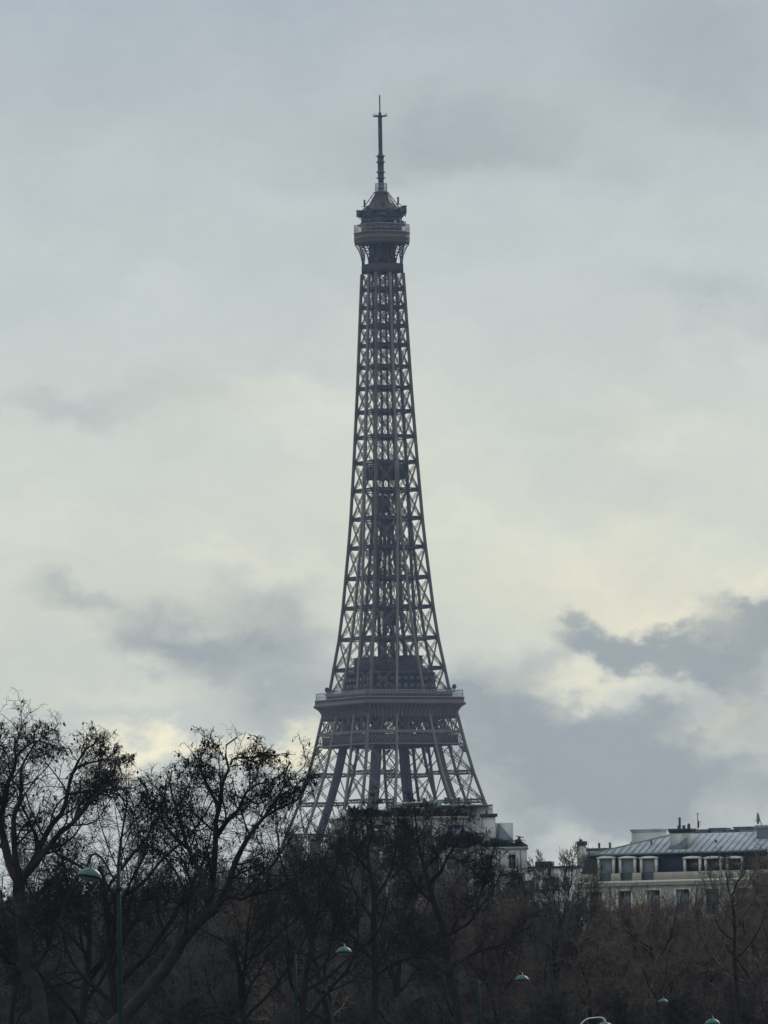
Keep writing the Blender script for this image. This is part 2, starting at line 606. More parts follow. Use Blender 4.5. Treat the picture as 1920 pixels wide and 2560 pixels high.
for u in np.linspace(-.9, .9, 7):
    h = hw(1850)
    mb.box(-h * .93, h * .93, u * h - .25, u * h + .25, tz(1868), tz(1840))
    mb.box(u * h - .25, u * h + .25, -h * .93, h * .93, tz(1867), tz(1841))
mb.build('floor_beam', M_IRON_D, tower)


def ring(w, y, ch=0.0, z=None):
    h = w / 2
    z = tz(y) if z is None else z
    c = max(ch, .001)
    return [(-h + c, -h, z), (h - c, -h, z), (h, -h + c, z), (h, h - c, z), (h - c, h, z), (-h + c, h, z), (-h, h - c, z), (-h, -h + c, z)]


def stack(prof, ch=0.0):
    mb = MB()
    mb.loft([ring(w, y, ch) for y, w in prof])
    return mb


def railing(w, y0, y1, ch, step, t=.08):
    mb = MB()
    for y, th in ((y0, .16), (y1, .14), ((y0 + y1) / 2, .08)):
        r = ring(w, y, ch)
        for i in range(8):
            mb.bar(r[i], r[(i + 1) % 8], th, th)
    r0, r1 = ring(w, y0, ch), ring(w, y1, ch)
    for i in range(8):
        a, b, c, d = (np.array(k) for k in (r0[i], r0[(i + 1) % 8], r1[i], r1[(i + 1) % 8]))
        n = max(1, int(np.linalg.norm(b - a) / step))
        for k in range(n):
            mb.bar(a + (b - a) * k / n, c + (d - c) * k / n, t, t)
    return mb


# second platform
pl = stack([(1800, 34.9), (1788, 35.4), (1779, 36.1), (1772, 37.2), (1767, 38.6), (1764.5, 39.8), (1763, 40), (1760.5, 40), (1760, 39.3),
            (1750, 39.1), (1749.5, 39.5), (1747.5, 39.5), (1747, 38.8), (1746.5, 20)], .8).build('platform', M_IRON, tower)
mb = MB()
cove = [(1799, 34.9), (1788, 35.4), (1779, 36.1), (1772, 37.2), (1767, 38.6), (1764.4, 39.8)]
for f in range(4):
    for u in np.linspace(-.97, .97, 23):
        mb = MB()
        for (ya, wa), (yb, wb) in zip(cove[:-1], cove[1:]):
            def pt(y, w):
                h = w / 2 + .14
                z = tz(y)
                uu = u * (w / 2 - .5)
                return [(uu, -h, z), (h, uu, z), (-uu, h, z), (-h, -uu, z)][f]
            mb.bar(pt(ya, wa), pt(yb, wb), .28, .3, NRM[f])
        mb.build('cove_rib', M_IRON_L, pl)
railing(38.6, 1747, 1730, .8, .55).build('safety_netting', M_NET, pl)
up = stack([(1747, 33.6), (1737, 33.4), (1736, 34.2), (1733, 34.2), (1732.6, 20)], 1.2).build('upper_deck', M_IRON, tower)
railing(33.6, 1733, 1724, 1.2, .7).build('deck_railing', M_IRON_D, up)
# sheds on the second platform
mb = MB()
mb.loft([ring(24.5, 1733, 1), ring(24, 1688, 1), ring(24.6, 1687, 1), ring(24.6, 1684, 1), ring(20, 1676, 1)])
shed = mb.build('platform_pavilion', M_IRON_D, tower)
mb = MB()
for f in range(4):
    for u in np.linspace(-.85, .85, 9):
        h = 12.3
        for z0, z1 in ((tz(1728), tz(1712)), (tz(1708), tz(1694))):
            c = [(u * h, -h, 0), (h, u * h, 0), (-u * h, h, 0), (-h, -u * h, 0)][f]
            sx, sy = (.85, .12) if f % 2 == 0 else (.12, .85)
            mb.box(c[0] - sx, c[0] + sx, c[1] - sy, c[1] + sy, z0, z1)
mb.build('window_band', M_GLASSD, shed)
for (x0, x1, y0, y1, ya, yb) in ((-11.6, -6, -11, 4, 1680, 1648), (1, 8.6, -9, 2, 1680, 1644), (3, 10, 4, 11, 1680, 1657), (-4.4, .2, -10.5, -4, 1680, 1664)):
    mb = MB()
    mb.box(x0, x1, y0, y1, tz(ya), tz(yb))
    mb.box(x0 - .3, x1 + .3, y0 - .3, y1 + .3, tz(yb), tz(yb - 3))
    for k in range(4):
        xx = x0 + (x1 - x0) * (k + .5) / 4
        mb.box(xx - .12, xx + .12, y0 - .12, y0, tz(ya), tz(yb))
    mb.build('roof_cabin', M_IRON_D, tower)
for (u, v) in ((-17.0, 14.5), (17.4, -15.6), (-17.2, -16.0)):
    mb = MB()
    mb.lathe([(.05, -.2), (.2, 0), (.2, .9), (.6, 1.1), (.8, 1.7), (.62, 2.3), (.3, 2.55), (.05, 2.6)], (u, v, tz(1733)), 14)
    mb.build('floodlight', M_CAP, tower, True)

# intermediate platform
mb = MB()
mb.loft([ring(11.6, 1199, .6), ring(11.8, 1196, .6), ring(11.8, 1172, .6), ring(12.4, 1171, .6), ring(12.4, 1168, .6)])
for f in range(4):
    for u in np.linspace(-.9, .9, 7):
        h = 6.0
        c = [(u * h, -h, 0), (h, u * h, 0), (-u * h, h, 0), (-h, -u * h, 0)][f]
        mb.box(c[0] - .12, c[0] + .12, c[1] - .12, c[1] + .12, tz(1196), tz(1160))
for y in (1160, 1164):
    r = ring(12, y, .6)
    for i in range(8):
        mb.bar(r[i], r[(i + 1) % 8], .2, .2)
mb.build('intermediate_platform', M_IRON_D, tower)

# lift core with stairs and landings
mb = MB()
cz = [y for y in LV if y <= 1673]
for sx in (-1, 1):
    for sy in (-1, 1):
        mb.sweep([(sx * 2.6, sy * 2.6, tz(y)) for y in (684, 1226, 1690)], .42)
    mb.sweep([(sx * .9, 0, tz(y)) for y in (684, 1226, 1690)], .3)
for y0, y1 in zip(cz[:-1], cz[1:]):
    ym = (y0 + y1) / 2
    for ya, yb in ((y0, y1),):
        for f in range(4):
            def cp(u, y):
                z = tz(y)
                return [(u, -2.6, z), (2.6, u, z), (-u, 2.6, z), (-2.6, -u, z)][f]
            mb.bar(cp(-2.6, ya), cp(2.6, yb), .16, .16, NRM[f])
            mb.bar(cp(2.6, ya), cp(-2.6, yb), .16, .16, NRM[f])
            mb.bar(cp(-2.6, yb), cp(2.6, yb), .2, .2)
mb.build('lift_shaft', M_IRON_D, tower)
for y in cz[1:]:
    mb = MB()
    z = tz(y)
    for a in (-1, 1):
        mb.box(-3.4, 3.4, a * 3.2 - .2, a * 3.2 + .2, z - .8, z + .6)
        mb.box(a * 3.2 - .2, a * 3.2 + .2, -3.0, 3.0, z - .8, z + .6)
    mb.box(-2.4, 2.4, -2.4, -.9, z - .15, z + .1)
    h = hw(y)
    for sx in (-1, 1):
        for sy in (-1, 1):
            mb.bar((sx * 3.3, sy * 3.3, z), (sx * h * .97, sy * h * .97, z), .4, .5)
            mb.bar((sx * 3.3, sy * 3.3, z - .6), (sx * .2, sy * h * .97, z - .6), .25, .3)
            mb.bar((sx * 3.3, sy * 3.3, z + .6), (sx * h * .97, sy * .2, z + .6), .25, .3)
    mb.build('landing_frame', M_IRON_D, tower)
mb = MB()
for y0, y1 in zip(cz[:-1], cz[1:]):        # zigzag stairs beside the lifts
    n = 4
    for i in range(n):
        ya, yb = y0 + (y1 - y0) * i / n, y0 + (y1 - y0) * (i + 1) / n
        s = 1 if i % 2 else -1
        mb.bar((-1.8 * s, 3.6, tz(ya)), (1.8 * s, 3.6, tz(yb)), .5, .12)
mb.build('zigzag_stair', M_IRON_D, tower)
for x, y in ((-1.5, 1262), (1.6, 1545)):
    mb = MB()
    mb.box(x - 1.3, x + 1.3, -2.3, 2.3, tz(y + 20), tz(y - 16))
    mb.box(x - 1.0, x + 1.0, -1.8, 1.8, tz(y - 16), tz(y - 22))
    cab = mb.build('lift_cabin', M_IRON_D, tower)
    mb = MB()
    mb.box(x - 1.32, x + 1.32, -2.36, -2.30, tz(y + 4), tz(y - 10))
    mb.build('cabin_window', M_GLASSD, cab)

# top of the shaft: girder belt, core, brackets
mb = MB()
mb.loft([ring(10.7, 684, .3), ring(10.5, 660, .3)])
for f in range(4):
    for u in np.linspace(-.96, .96, 9):
        h = 5.35
        c = [(u * h, -h, 0), (h, u * h, 0), (-u * h, h, 0), (-h, -u * h, 0)][f]
        mb.box(c[0] - .15, c[0] + .15, c[1] - .15, c[1] + .15, tz(684), tz(662))
mb.build('girder_belt', M_IRON_D, tower)
mb = MB()
mb.loft([ring(7.0, 662, 1), ring(7.0, 612, 1)])
for f in range(4):
    for u in np.linspace(-.8, .8, 5):
        h = 3.55
        c = [(u * h, -h, 0), (h, u * h, 0), (-u * h, h, 0), (-h, -u * h, 0)][f]
        mb.box(c[0] - .13, c[0] + .13, c[1] - .13, c[1] + .13, tz(662), tz(614))
mb.build('shaft_core', M_IRON_D, tower)
br = [(684, 10.5, .3), (663, 10.5, .3), (650, 11.0, .6), (640, 11.7, 1.0), (632, 12.6, 1.5), (625, 13.6, 2.0), (618, 15.0, 2.8), (611, 16.6, 3.7)]
for i in range(8):
    for q in (0, .5):
        if q and i % 2:
            continue
        mb = MB()
        out, inn = [], []
        for k, (y, w, c) in enumerate(br):
            r = ring(w, y, c)
            a = np.array(r[i]) * (1 - q) + np.array(r[(i + 1) % 8]) * q
            dirn = np.array((a[0], a[1], 0)) / math.hypot(a[0], a[1])
            out.append(a)
            inn.append(a - dirn * (.45 + .28 * max(0, k - 1)))
        t = np.cross((a[0], a[1], 0), (0, 0, 1))
        t = t / np.linalg.norm(t)
        for k in range(len(br) - 1):
            mb.bar(out[k], out[k + 1], .32, .36, t)
            mb.bar(inn[k], inn[k + 1], .22, .22, t)
            mb.bar(out[k], inn[k + 1], .2, .16, t)
            mb.bar(out[k + 1], inn[k], .2, .16, t)
        mb.build('bracket', M_IRON_D, tower)
tp = stack([(611, 16.5), (609, 17.0), (606, 17.2), (598, 17.2), (597, 17.35), (595, 17.35), (594, 17.2), (585, 17.2), (584, 17.5), (582, 17.5), (581.5, 10)], 4.0).build('top_platform', M_IRON, tower)
railing(17.2, 582, 563, 4.0, .45, .06).build('mesh_cage', M_NET, tp)
mb = MB()
mb.loft([ring(12.0, 582, 2.2), ring(11.8, 530, 2.2)])
cabin = mb.build('top_cabin', M_IRON_D, tower)
mb = MB()
for f in range(4):
    for u in np.linspace(-.56, .56, 6):
        h = 5.98
        for ya, yb in ((578, 568), (558, 546)):
            c = [(u * h, -h, 0), (h, u * h, 0), (-u * h, h, 0), (-h, -u * h, 0)][f]
            sx, sy = (.42, .1) if f % 2 == 0 else (.1, .42)
            mb.box(c[0] - sx, c[0] + sx, c[1] - sy, c[1] + sy, tz(ya), tz(yb))
mb.build('cabin_window', M_GLASSD, cabin)
stack([(568, 12.2), (566, 14.2), (562.5, 15.2), (561.5, 15.2), (561, 11)], 3.4).build('ledge', M_MAST, tower)
stack([(545, 12), (543.5, 13.2), (541.5, 13.6), (541, 11)], 2.8).build('ledge', M_MAST, tower)
rng = random.Random(5)
for k, (a, ya, yb) in enumerate(((152, 541, 527), (172, 541, 530), (215, 541, 529), (262, 540, 528), (300, 538, 524), (332, 535, 517), (352, 537, 522), (30, 540, 527), (75, 541, 529), (120, 541, 528))):
    mb = MB()
    r = 8.0
    c = (r * math.cos(math.radians(a)), r * math.sin(math.radians(a)))
    mb.box(c[0] - .6, c[0] + .6, c[1] - .6, c[1] + .6, tz(ya), tz(yb))
    mb.box(c[0] - .75, c[0] + .75, c[1] - .75, c[1] + .75, tz(yb), tz(yb - 2))
    mb.bar((c[0] * .75, c[1] * .75, tz(ya - 2)), (c[0], c[1], tz(ya - 2)), .25)
    mb.bar((c[0] * .8, c[1] * .8, tz(ya + 18)), (c[0], c[1], tz(ya)), .2)
    mb.build('equipment_box', M_MAST, tower)
for k in range(26):
    a = rng.uniform(0, 6.283)
    r = rng.choice((7.2, 7.6, 6.6, 8.2))
    c = (r * math.cos(a), r * math.sin(a))
    y = rng.choice((566, 562, 544, 541, 530, 527))
    mb = MB()
    kind = k % 3
    if kind == 0:
        L_ = rng.uniform(8, 22)
        mb.bar((c[0], c[1], tz(y)), (c[0], c[1], tz(y - L_)), rng.uniform(.18, .35))
        mb.bar((c[0] * .8, c[1] * .8, tz(y - 2)), (c[0], c[1], tz(y - 2)), .2)
        mb.build('whip_antenna', M_MAST, tower)
    elif kind == 1:
        h_ = rng.uniform(.8, 1.6)
        mb.box(c[0] - .35, c[0] + .35, c[1] - .35, c[1] + .35, tz(y), tz(y) + h_ * 1.4)
        mb.bar((c[0] * .8, c[1] * .8, tz(y - 3)), (c[0], c[1], tz(y - 3)), .2)
        mb.build('panel_antenna', M_MAST if k % 2 else M_NET, tower)
    else:
        mb.lathe([(.05, .0), (.45, .08), (.62, .25), (.5, .3), (.05, .35)], (0, 0, 0), 12)
        mb.bar((0, 0, 0), (0, 0, -1.2), .18)
        d_ = mb.build('dish_antenna', M_NET if k % 4 else M_MAST, tower, True)
        d_.location = (c[0], c[1], tz(y - 5))
        d_.rotation_euler = (0, math.pi / 2, a)
roof = stack([(530, 12.4), (527, 12.4), (521, 10.4), (513, 7.9), (505, 5.7), (494, 4.6), (485, 4.2), (482, 4.6), (480, 4.6), (478, 2.4), (470, 2.2), (458, 2.0)], 1.2).build('roof', M_IRON_D, tower)
mb = MB()
for k in range(8):
    a = math.radians(k * 45 + 22)
    c, s = math.cos(a), math.sin(a)
    mb.bar((c * 2.3, s * 2.3, tz(480)), (c * 5.9, s * 5.9, tz(515)), .3)
    mb.bar((c * 5.9, s * 5.9, tz(515)), (c * 6.1, s * 6.1, tz(531)), .25)
    mb.bar((c * 3.4, s * 3.4, tz(493)), (c * 2.4, s * 2.4, tz(503)), .16)
    mb.bar((c * 4.3, s * 4.3, tz(503)), (c * 3.0, s * 3.0, tz(511)), .16)
mb.build('roof_strut', M_MAST, roof)
for a, y0, y1 in ((152, 516, 499), (332, 512, 493), (70, 514, 502), (250, 516, 505)):
    mb = MB()
    c = (5.9 * math.cos(math.radians(a)), 5.9 * math.sin(math.radians(a)))
    mb.bar((c[0], c[1], tz(y0)), (c[0], c[1], tz(y1)), .5)
    mb.bar((c[0] * .8, c[1] * .8, tz(y0)), (c[0] * 1.2, c[1] * 1.2, tz(y0)), .2)
    mb.build('whip_antenna', M_MAST, tower)
railing(3.8, 478, 459, 1.1, .5, .09).build('crow_cage', M_NET, roof)
mast = MB()
prof = [(462, 2.1), (449, 1.9), (446.5, 2.6), (445.5, 3.1), (444.5, 2.4), (440, 2.2), (433, 2.2), (431.6, 3.0), (430.6, 2.3), (420, 2.2), (408, 2.2), (406.5, 2.8),
        (405, 3.1), (404, 2.3), (397, 2.2), (393, 2.4), (391, 3.0), (389, 2.2), (384, 1.6), (380, 1.45), (340, 1.45), (339, 1.55), (337, 1.45), (294, 1.45), (291, 1.5), (284, 1.2), (279, .5)]
mast.loft([[(w / 2 * math.cos(k * math.pi / 5), w / 2 * math.sin(k * math.pi / 5), tz(y)) for k in range(10)] for y, w in prof])
mo = mast.build('antenna_mast', M_MAST, tower)
mb = MB()
mb.lathe([(.2, tz(281)), (.24, tz(276)), (.24, tz(239)), (.05, tz(237))], (0, 0, 0), 8)
mb.build('rod', M_MAST, mo)
mb = MB()
for k in range(4):
    a = math.radians(45 * k - 28 + 10)
    for s in (-1, 1):
        c, sn = s * math.cos(a), s * math.sin(a)
        mb.bar((0, 0, tz(289)), (c * 1.4, sn * 1.4, tz(291)), .35)
        mb.bar((c * 1.3, sn * 1.3, tz(291)), (c * 2.5, sn * 2.5, tz(290)), .35)
        mb.bar((c * 2.4, sn * 2.4, tz(290)), (c * 2.4, sn * 2.4, tz(284)), .13)
mb.build('cross_arm', M_MAST, mo)
mb = MB()
for y in (446, 431, 405.5, 391):
    for k in range(8):
        a = k * math.pi / 4 + .2
        mb.bar((math.cos(a), math.sin(a), tz(y)), (1.75 * math.cos(a), 1.75 * math.sin(a), tz(y - 1)), .22)
mb.build('spike', M_MAST, mo)

# first platform and footings
stack([(2192, 66), (2180, 68), (2168, 72), (2160, 72), (2159, 60)], 2).build('platform', M_IRON, tower)
for sx in (-1, 1):
    for sy in (-1, 1):
        mb = MB()
        h = hw(2588)
        mb.box(sx * (h - 13) - 14, sx * (h - 13) + 14, sy * (h - 13) - 14, sy * (h - 13) + 14, -.5, tz(2588) + .2)
        mb.build('footing', M_STONE_D, tower)


# ------------------------------------------------------------------ buildings
class Facade:
    """local frame of a building: x along the facade, y inwards, z up from the ground"""

    def __init__(self, px, D, turn):
        self.o = P(px, 2300, D)
        self.o.z = 0
        self.a = math.radians(turn)
        self.e = Vector((math.cos(self.a), math.sin(self.a), 0))
        self.n = Vector((-math.sin(self.a), math.cos(self.a), 0))

    def at(self, px, py, depth=0.0):
        d = ray(px, py)
        o = self.o + self.n * depth
        t = (o - CAM).dot(self.n) / d.dot(self.n)
        p = CAM + d * t - self.o
        return p.dot(self.e), p.z

    def box(self, mb, x0, x1, y0, y1, d0, d1, dz=0):
        ym = (y0 + y1) / 2
        a, b = self.at(x0, ym, d0)[0], self.at(x1, ym, d0)[0]
        xm = (x0 + x1) / 2
        mb.box(a, b, d0, d1, self.at(xm, y1, d0)[1], self.at(xm, y0, d0)[1])
        return a, b


# --- long cream building with slate mansard and zinc roof, right
R = Facade(1441, 1080, -30)
rb = empty('mansard_building', 'cream stone building with dark slate mansard, pale dormers and grey zinc roof on the right', 'building', R.o, R.a)
xs = R.at(1441, 2208)[0]
zc = R.at(1600, 2203)[1]          # cornice
zp = R.at(1600, 2182)[1]          # top of the parapet
ze = R.at(1600, 2133)[1]          # eave of the zinc roof
x0, x1 = xs, xs + 44
dep = 13.0
winx = [1473, 1545, 1617, 1690, 1763, 1836, 1910, 1985]
ww = R.at(1650, 2250)[0] - R.at(1617, 2250)[0]
wl = [R.at(x, 2250)[0] for x in winx]
ztop = R.at(1630, 2226)[1]
rows = [(ztop - 3.2, ztop)] + [(ztop - 3.2 - 3.7 * k, ztop - 3.7 * k) for k in (1, 2, 3, 4)]
rows = [r for r in rows if r[0] > 1]
mb = MB()
# wall with true openings: piers and spandrels
edges = [x0] + [v for w in wl for v in (w, w + ww)] + [x1]
for i in range(0, len(edges), 2):
    mb.box(edges[i], edges[i + 1], 0, .5, 0, zc - .25)
zcur = 0
for a, b in sorted(rows) + [(zc - .25, None)]:
    for w in wl:
        mb.box(w, w + ww, 0.003, .497, zcur, a)
    zcur = b
mb.box(x0, x1, .5, dep, 0, zc - .25)
mb.build('wall', M_STONE, rb)
mb = MB()
mb.box(x0 - .3, x1, -.55, dep, zc - .25, zc + .08)
mb.box(x0 - .15, x1, -.3, .2, zc - .55, zc - .25)
mb.build('cornice', M_TRIM, rb)
dorm = [(1493, 1535, 1), (1546.5, 1588, 1), (1599, 1641.5, 1), (1708, 1751, 0), (1760, 1803, 0), (1814, 1857, 0), (1920, 1962, 0)]
dl = [(R.at(a, 2165)[0], R.at(b, 2165)[0], t) for a, b, t in dorm]
mb = MB()
cur = x0
for a, b, t in dl:
    if t:
        mb.box(cur, a + .32, -.28, .05, zc + .08, zp)
        cur = b - .32
mb.box(cur, x1, -.28, .05, zc + .08, zp)
mb.build('parapet', M_STONE, rb)
mb = MB()
inset = .9
mb.loft([[(x0 + .15, .35, zc + .08), (x1, .35, zc + .08), (x1, dep - .3, zc + .08), (x0 + .15, dep - .3, zc + .08)],
         [(x0 + .9, .35 + inset, ze), (x1, .35 + inset, ze), (x1, dep - 1, ze), (x0 + .9, dep - 1, ze)]])
mb.build('mansard', M_SLATE, rb)
zr = R.at(1800, 2082, 5.2)[1]
hx = R.at(1685, 2090, 5.2)[0]
rise = zr - ze
mb = MB()
rx0 = x0 + 1.2
A = [(rx0, .9, ze), (x1, .9, ze), (x1, dep - .6, ze), (rx0, dep - .6, ze)]
B = [(hx, 5.3, zr), (x1, 5.3, zr), (x1, 8.5, zr), (hx, 8.5, zr)]
mb.loft([[(p[0], p[1], p[2] - .14) for p in A], A, B])
zroof = mb.build('zinc_roof', M_ZINC, rb)
mb = MB()
s = rx0 + .5
while s < x1:
    t1 = 1.0 if s >= hx else (s - rx0) / (hx - rx0)
    mb.bar((s, .9, ze + .05), (s, .9 + 4.4 * t1, ze + rise * t1 + .05), .07, .12)
    s += .95
mb.bar((rx0, .9, ze + .04), (hx, 5.3, zr + .04), .2, .16)
mb.build('standing_seam', mat('dull_zinc_seam', (.2, .22, .235), (.3, .32, .335), .7, .6), zroof)
mb = MB()
mb.box(rx0 - .1, x1, .62, .9, ze - .2, ze + .06)
mb.build('gutter', M_ZINC_D, zroof)
for i, (a, b, tall) in enumerate(dl):
    zb = zc + .08 if tall else zp - .12
    ztp = R.at(dorm[i][0], 2147)[1] if i < 6 else ze - .3
    mb = MB()
    fw = .29
    mb.box(a, a + fw, .05, .4, zb + (.95 if tall else 0), ztp)
    mb.box(b - fw, b, .05, .4, zb + (.95 if tall else 0), ztp)
    n = 8
    top = [(a - .1, ztp)] + [(a - .1 + (b - a + .2) * k / n, ztp + .14 + .18 * math.sin(math.pi * k / n)) for k in range(n + 1)] + [(b + .1, ztp)]
    mb.prism(top, -.05, .42)
    d = mb.build('dormer', M_TRIM, rb)
    mb = MB()
    mb.box(a + .06, a + fw - .04, .402, 1.7, zb + (.95 if tall else 0), ztp)
    mb.box(b - fw + .04, b - .06, .402, 1.7, zb + (.95 if tall else 0), ztp)
    mb.prism([(x_ * .97 + (a + b) / 2 * .03, z_ - .03) for x_, z_ in top], .422, 1.9)
    mb.build('cheek', M_SLATE, d)
    mb = MB()
    if tall:
        mb.box(a + fw, b - fw, .35, .42, zb, ztp)
        for k in range(1, 14):
            zz = zb + (ztp - zb) * k / 14
            mb.box(a + fw, b - fw, .33, .35, zz, zz + .03)
        mb.build('blind', M_BLIND, d)
    else:
        mb.box(a + fw, b - fw, .5, .56, zb, ztp)
        mb.build('pane', M_PANE if i == 3 else M_PANE_B, d)
        mb = MB()
        mb.box((a + b) / 2 - .05, (a + b) / 2 + .05, .44, .5, zb, ztp)
        mb.box(a + fw, b - fw, .44, .5, ztp - .1, ztp)
        mb.build('frame', M_CAP, d)
    if tall:
        mb = MB()
        for k in range(9):
            xx = a + .3 + (b - a - .6) * k / 8
            mb.bar((xx, -.2, zc + .08), (xx, -.2, zp), .03)
        mb.bar((a + .3, -.2, zp), (b - .3, -.2, zp), .06)
        mb.build('balcony_rail', M_CAP, d)
for r0, r1 in rows:
    for w in wl:
        mb = MB()
        mb.box(w, w + ww, .28, .34, r0, r1)
        p = mb.build('window', M_PANE if (int(w * 7) % 3) else M_PANE_B, rb)
        mb = MB()
        m = w + ww / 2
        mb.box(m - .05, m + .05, .2, .28, r0 + .08, r1 - .08)
        for q in (w, w + ww - .08):
            mb.box(q, q + .08, .2, .28, r0, r1)
        mb.box(w + .08, w + ww - .08, .2, .28, r1 - .08, r1)
        mb.box(w + .08, w + ww - .08, .2, .28, r0, r0 + .08)
        mb.box(w + .08, w + ww - .08, .205, .275, r0 + 1.0, r0 + 1.07)
        mb.build('frame', M_FRAME, p)
        mb = MB()
        mb.box(w - .22, w - .02, -.07, .0, r0, r1 + .24)
        mb.box(w + ww + .02, w + ww + .22, -.07, .0, r0, r1 + .24)
        mb.box(w - .02, w + ww + .02, -.072, .0, r1 + .02, r1 + .24)
        mb.box(w - .32, w + ww + .32, -.22, .0, r0 - .2, r0 - .003)
        mb.build('surround', M_TRIM, p)
        mb = MB()
        for k in range(8):
            xx = w + .05 + (ww - .1) * k / 7
            mb.bar((xx, -.12, r0), (xx, -.12, r0 + .95), .03)
        mb.bar((w, -.12, r0 + .95), (w + ww, -.12, r0 + .95), .06)
        mb.build('balcony_rail', M_CAP, p)
        if int(w * 13 + r0) % 2:
            mb = MB()
            mb.prism([(w + .06, r0 + .05), (w + ww * .3, r0 + .05), (w + ww * .22, r1 - 1.2), (w + ww * .45, r1 - .05), (w + .06, r1 - .05)], .25, .275)
            mb.build('curtain', M_BLIND, p)
for w in (wl[1] - 1.1, wl[4] - 1.1, wl[6] - 1.2):
    mb = MB()
    mb.tube([(w, -.12, 0), (w, -.12, zc - .8), (w, -.2, zc - .5)], .09, 8)
    for k in range(5):
        mb.box(w - .13, w + .13, -.24, 0, 2 + k * 3.6, 2.12 + k * 3.6)
    mb.build('downpipe', M_ZINC_D, rb)
# chimneys and roof gear
def stackbox(fc, px0, px1, py0, py1, d0, d1, name, m, parent, capm=None, cap=.25, zlow=None):
    mb = MB()
    a, b = fc.at(px0, (py0 + py1) / 2, d0)[0], fc.at(px1, (py0 + py1) / 2, d0)[0]
    xm = (px0 + px1) / 2
    z1, z0 = fc.at(xm, py0, d0)[1], fc.at(xm, py1, d0)[1]
    if zlow is not None:
        z0 = zlow
    mb.box(a, b, d0, d1, z0, z1)
    o = mb.build(name, m, parent)
    if capm:
        mb = MB()
        mb.box(a - .18, b + .18, d0 - .18, d1 + .18, z1 - cap, z1 + .02)
        mb.box(a - .08, b + .08, d0 - .08, d1 + .08, z1 - cap - .22, z1 - cap)
        mb.build('cap', capm, o)
    return o, a, b, z0, z1


o, a, b, z0, z1 = stackbox(R, 1442, 1457.5, 2113, 2165, 1.2, 2.0, 'party_wall', M_RENDER, rb)
mb = MB()
mb.box(a + .1, b + .15, 1.1, 2.1, z1, z1 + .5)
mb.lathe([(.16, z1 + .5), (.2, z1 + .75)], (a + .4, 1.6, 0), 8)
mb.build('cap', M_CAP, o)
o, a, b, z0, z1 = stackbox(R, 1459, 1640, 2119, 2136, 10.5, 12.6, 'rear_wall', M_RENDER, rb, M_ZINC_D, .1, ze - 1)
for k in (.17, .32, .62):
    mb = MB()
    mb.lathe([(.15, z1), (.15, z1 + .5), (.22, z1 + .55), (.06, z1 + .75)], (a + (b - a) * k, 11.4, 0), 8)
    mb.build('chimney_pot', M_TERRA, o)
stackbox(R, 1579, 1646, 2073, 2110, 9.5, 11.5, 'chimney', M_RENDER, rb, M_ZINC, .14, ze)
o, a, b, z0, z1 = stackbox(R, 1675, 1718, 2072, 2128, 1.7, 3.7, 'chimney', M_RENDER, rb, M_CAP, .3, ze + .1)
mb = MB()
for k in range(3):
    mb.lathe([(.2, z1), (.2, z1 + .4), (.28, z1 + .45)], (a + .5 + k * .7, 3.2, 0), 8)
mb.lathe([(.15, z1), (.15, z1 + 1.35), (.2, z1 + 1.4), (.05, z1 + 1.45)], (a + 1.15, 2.2, 0), 8)
mb.build('flue', M_TERRA, o)
mb = MB()
mb.prism([(a - .05, ze + .1), (b + .06, ze + .1), (b + .06, ze + 1.9), (a + 1.0, ze + .95), (a - .05, ze + .85)], 1.6, 1.7)  # dark sheet standing in for the diagonal shade on the chimney face
mb.build('shadow_sheet', M_ZINC_D, o)
for q in ((1722, 1770, 2074, 2084, 9), (1775, 1806, 2070, 2084, 9), (1806, 1836, 2074, 2083, 9.2), (1836, 1877, 2067, 2084, 9.4)):
    stackbox(R, q[0], q[1], q[2], q[3], q[4], q[4] + 2, 'roof_plant', M_ZINC_D, rb, M_ZINC_D, .08, zr - .6)
o, a, b, z0, z1 = stackbox(R, 1892, 1990, 2062, 2104, 3.5, 7, 'chimney', M_ZINC_D, rb, M_ZINC, .12, ze + .1)
for k in range(4):
    mb = MB()
    mb.lathe([(.16, z1), (.16, z1 + .5), (.24, z1 + .55), (.24, z1 + .7)], (a + 1.3 + k * .7, 5, 0), 8)
    mb.build('chimney_pot', M_CAP, o)
# satellite dish
mb = MB()
c = R.at(1898, 2046, 4)
S = 18
rings = []
for r, dpt in ((.02, 0), (.3, .03), (.55, .09), (.78, .2), (.8, .18), (.55, .05), (.02, -.05)):
    rings.append([(c[0] - dpt, 4 + r * math.cos(2 * math.pi * k / S) * .45 + .0, c[1] + r * math.sin(2 * math.pi * k / S)) for k in range(S)])
mb.loft(rings)
mb.bar((c[0] + .05, 4, c[1]), (c[0] + .35, 4, z1), .08)
mb.bar((c[0] - .1, 4, c[1] - .6), (c[0] - .75, 4, c[1] - .1), .05)
mb.build('satellite_dish', M_ZINC_D, rb, True)
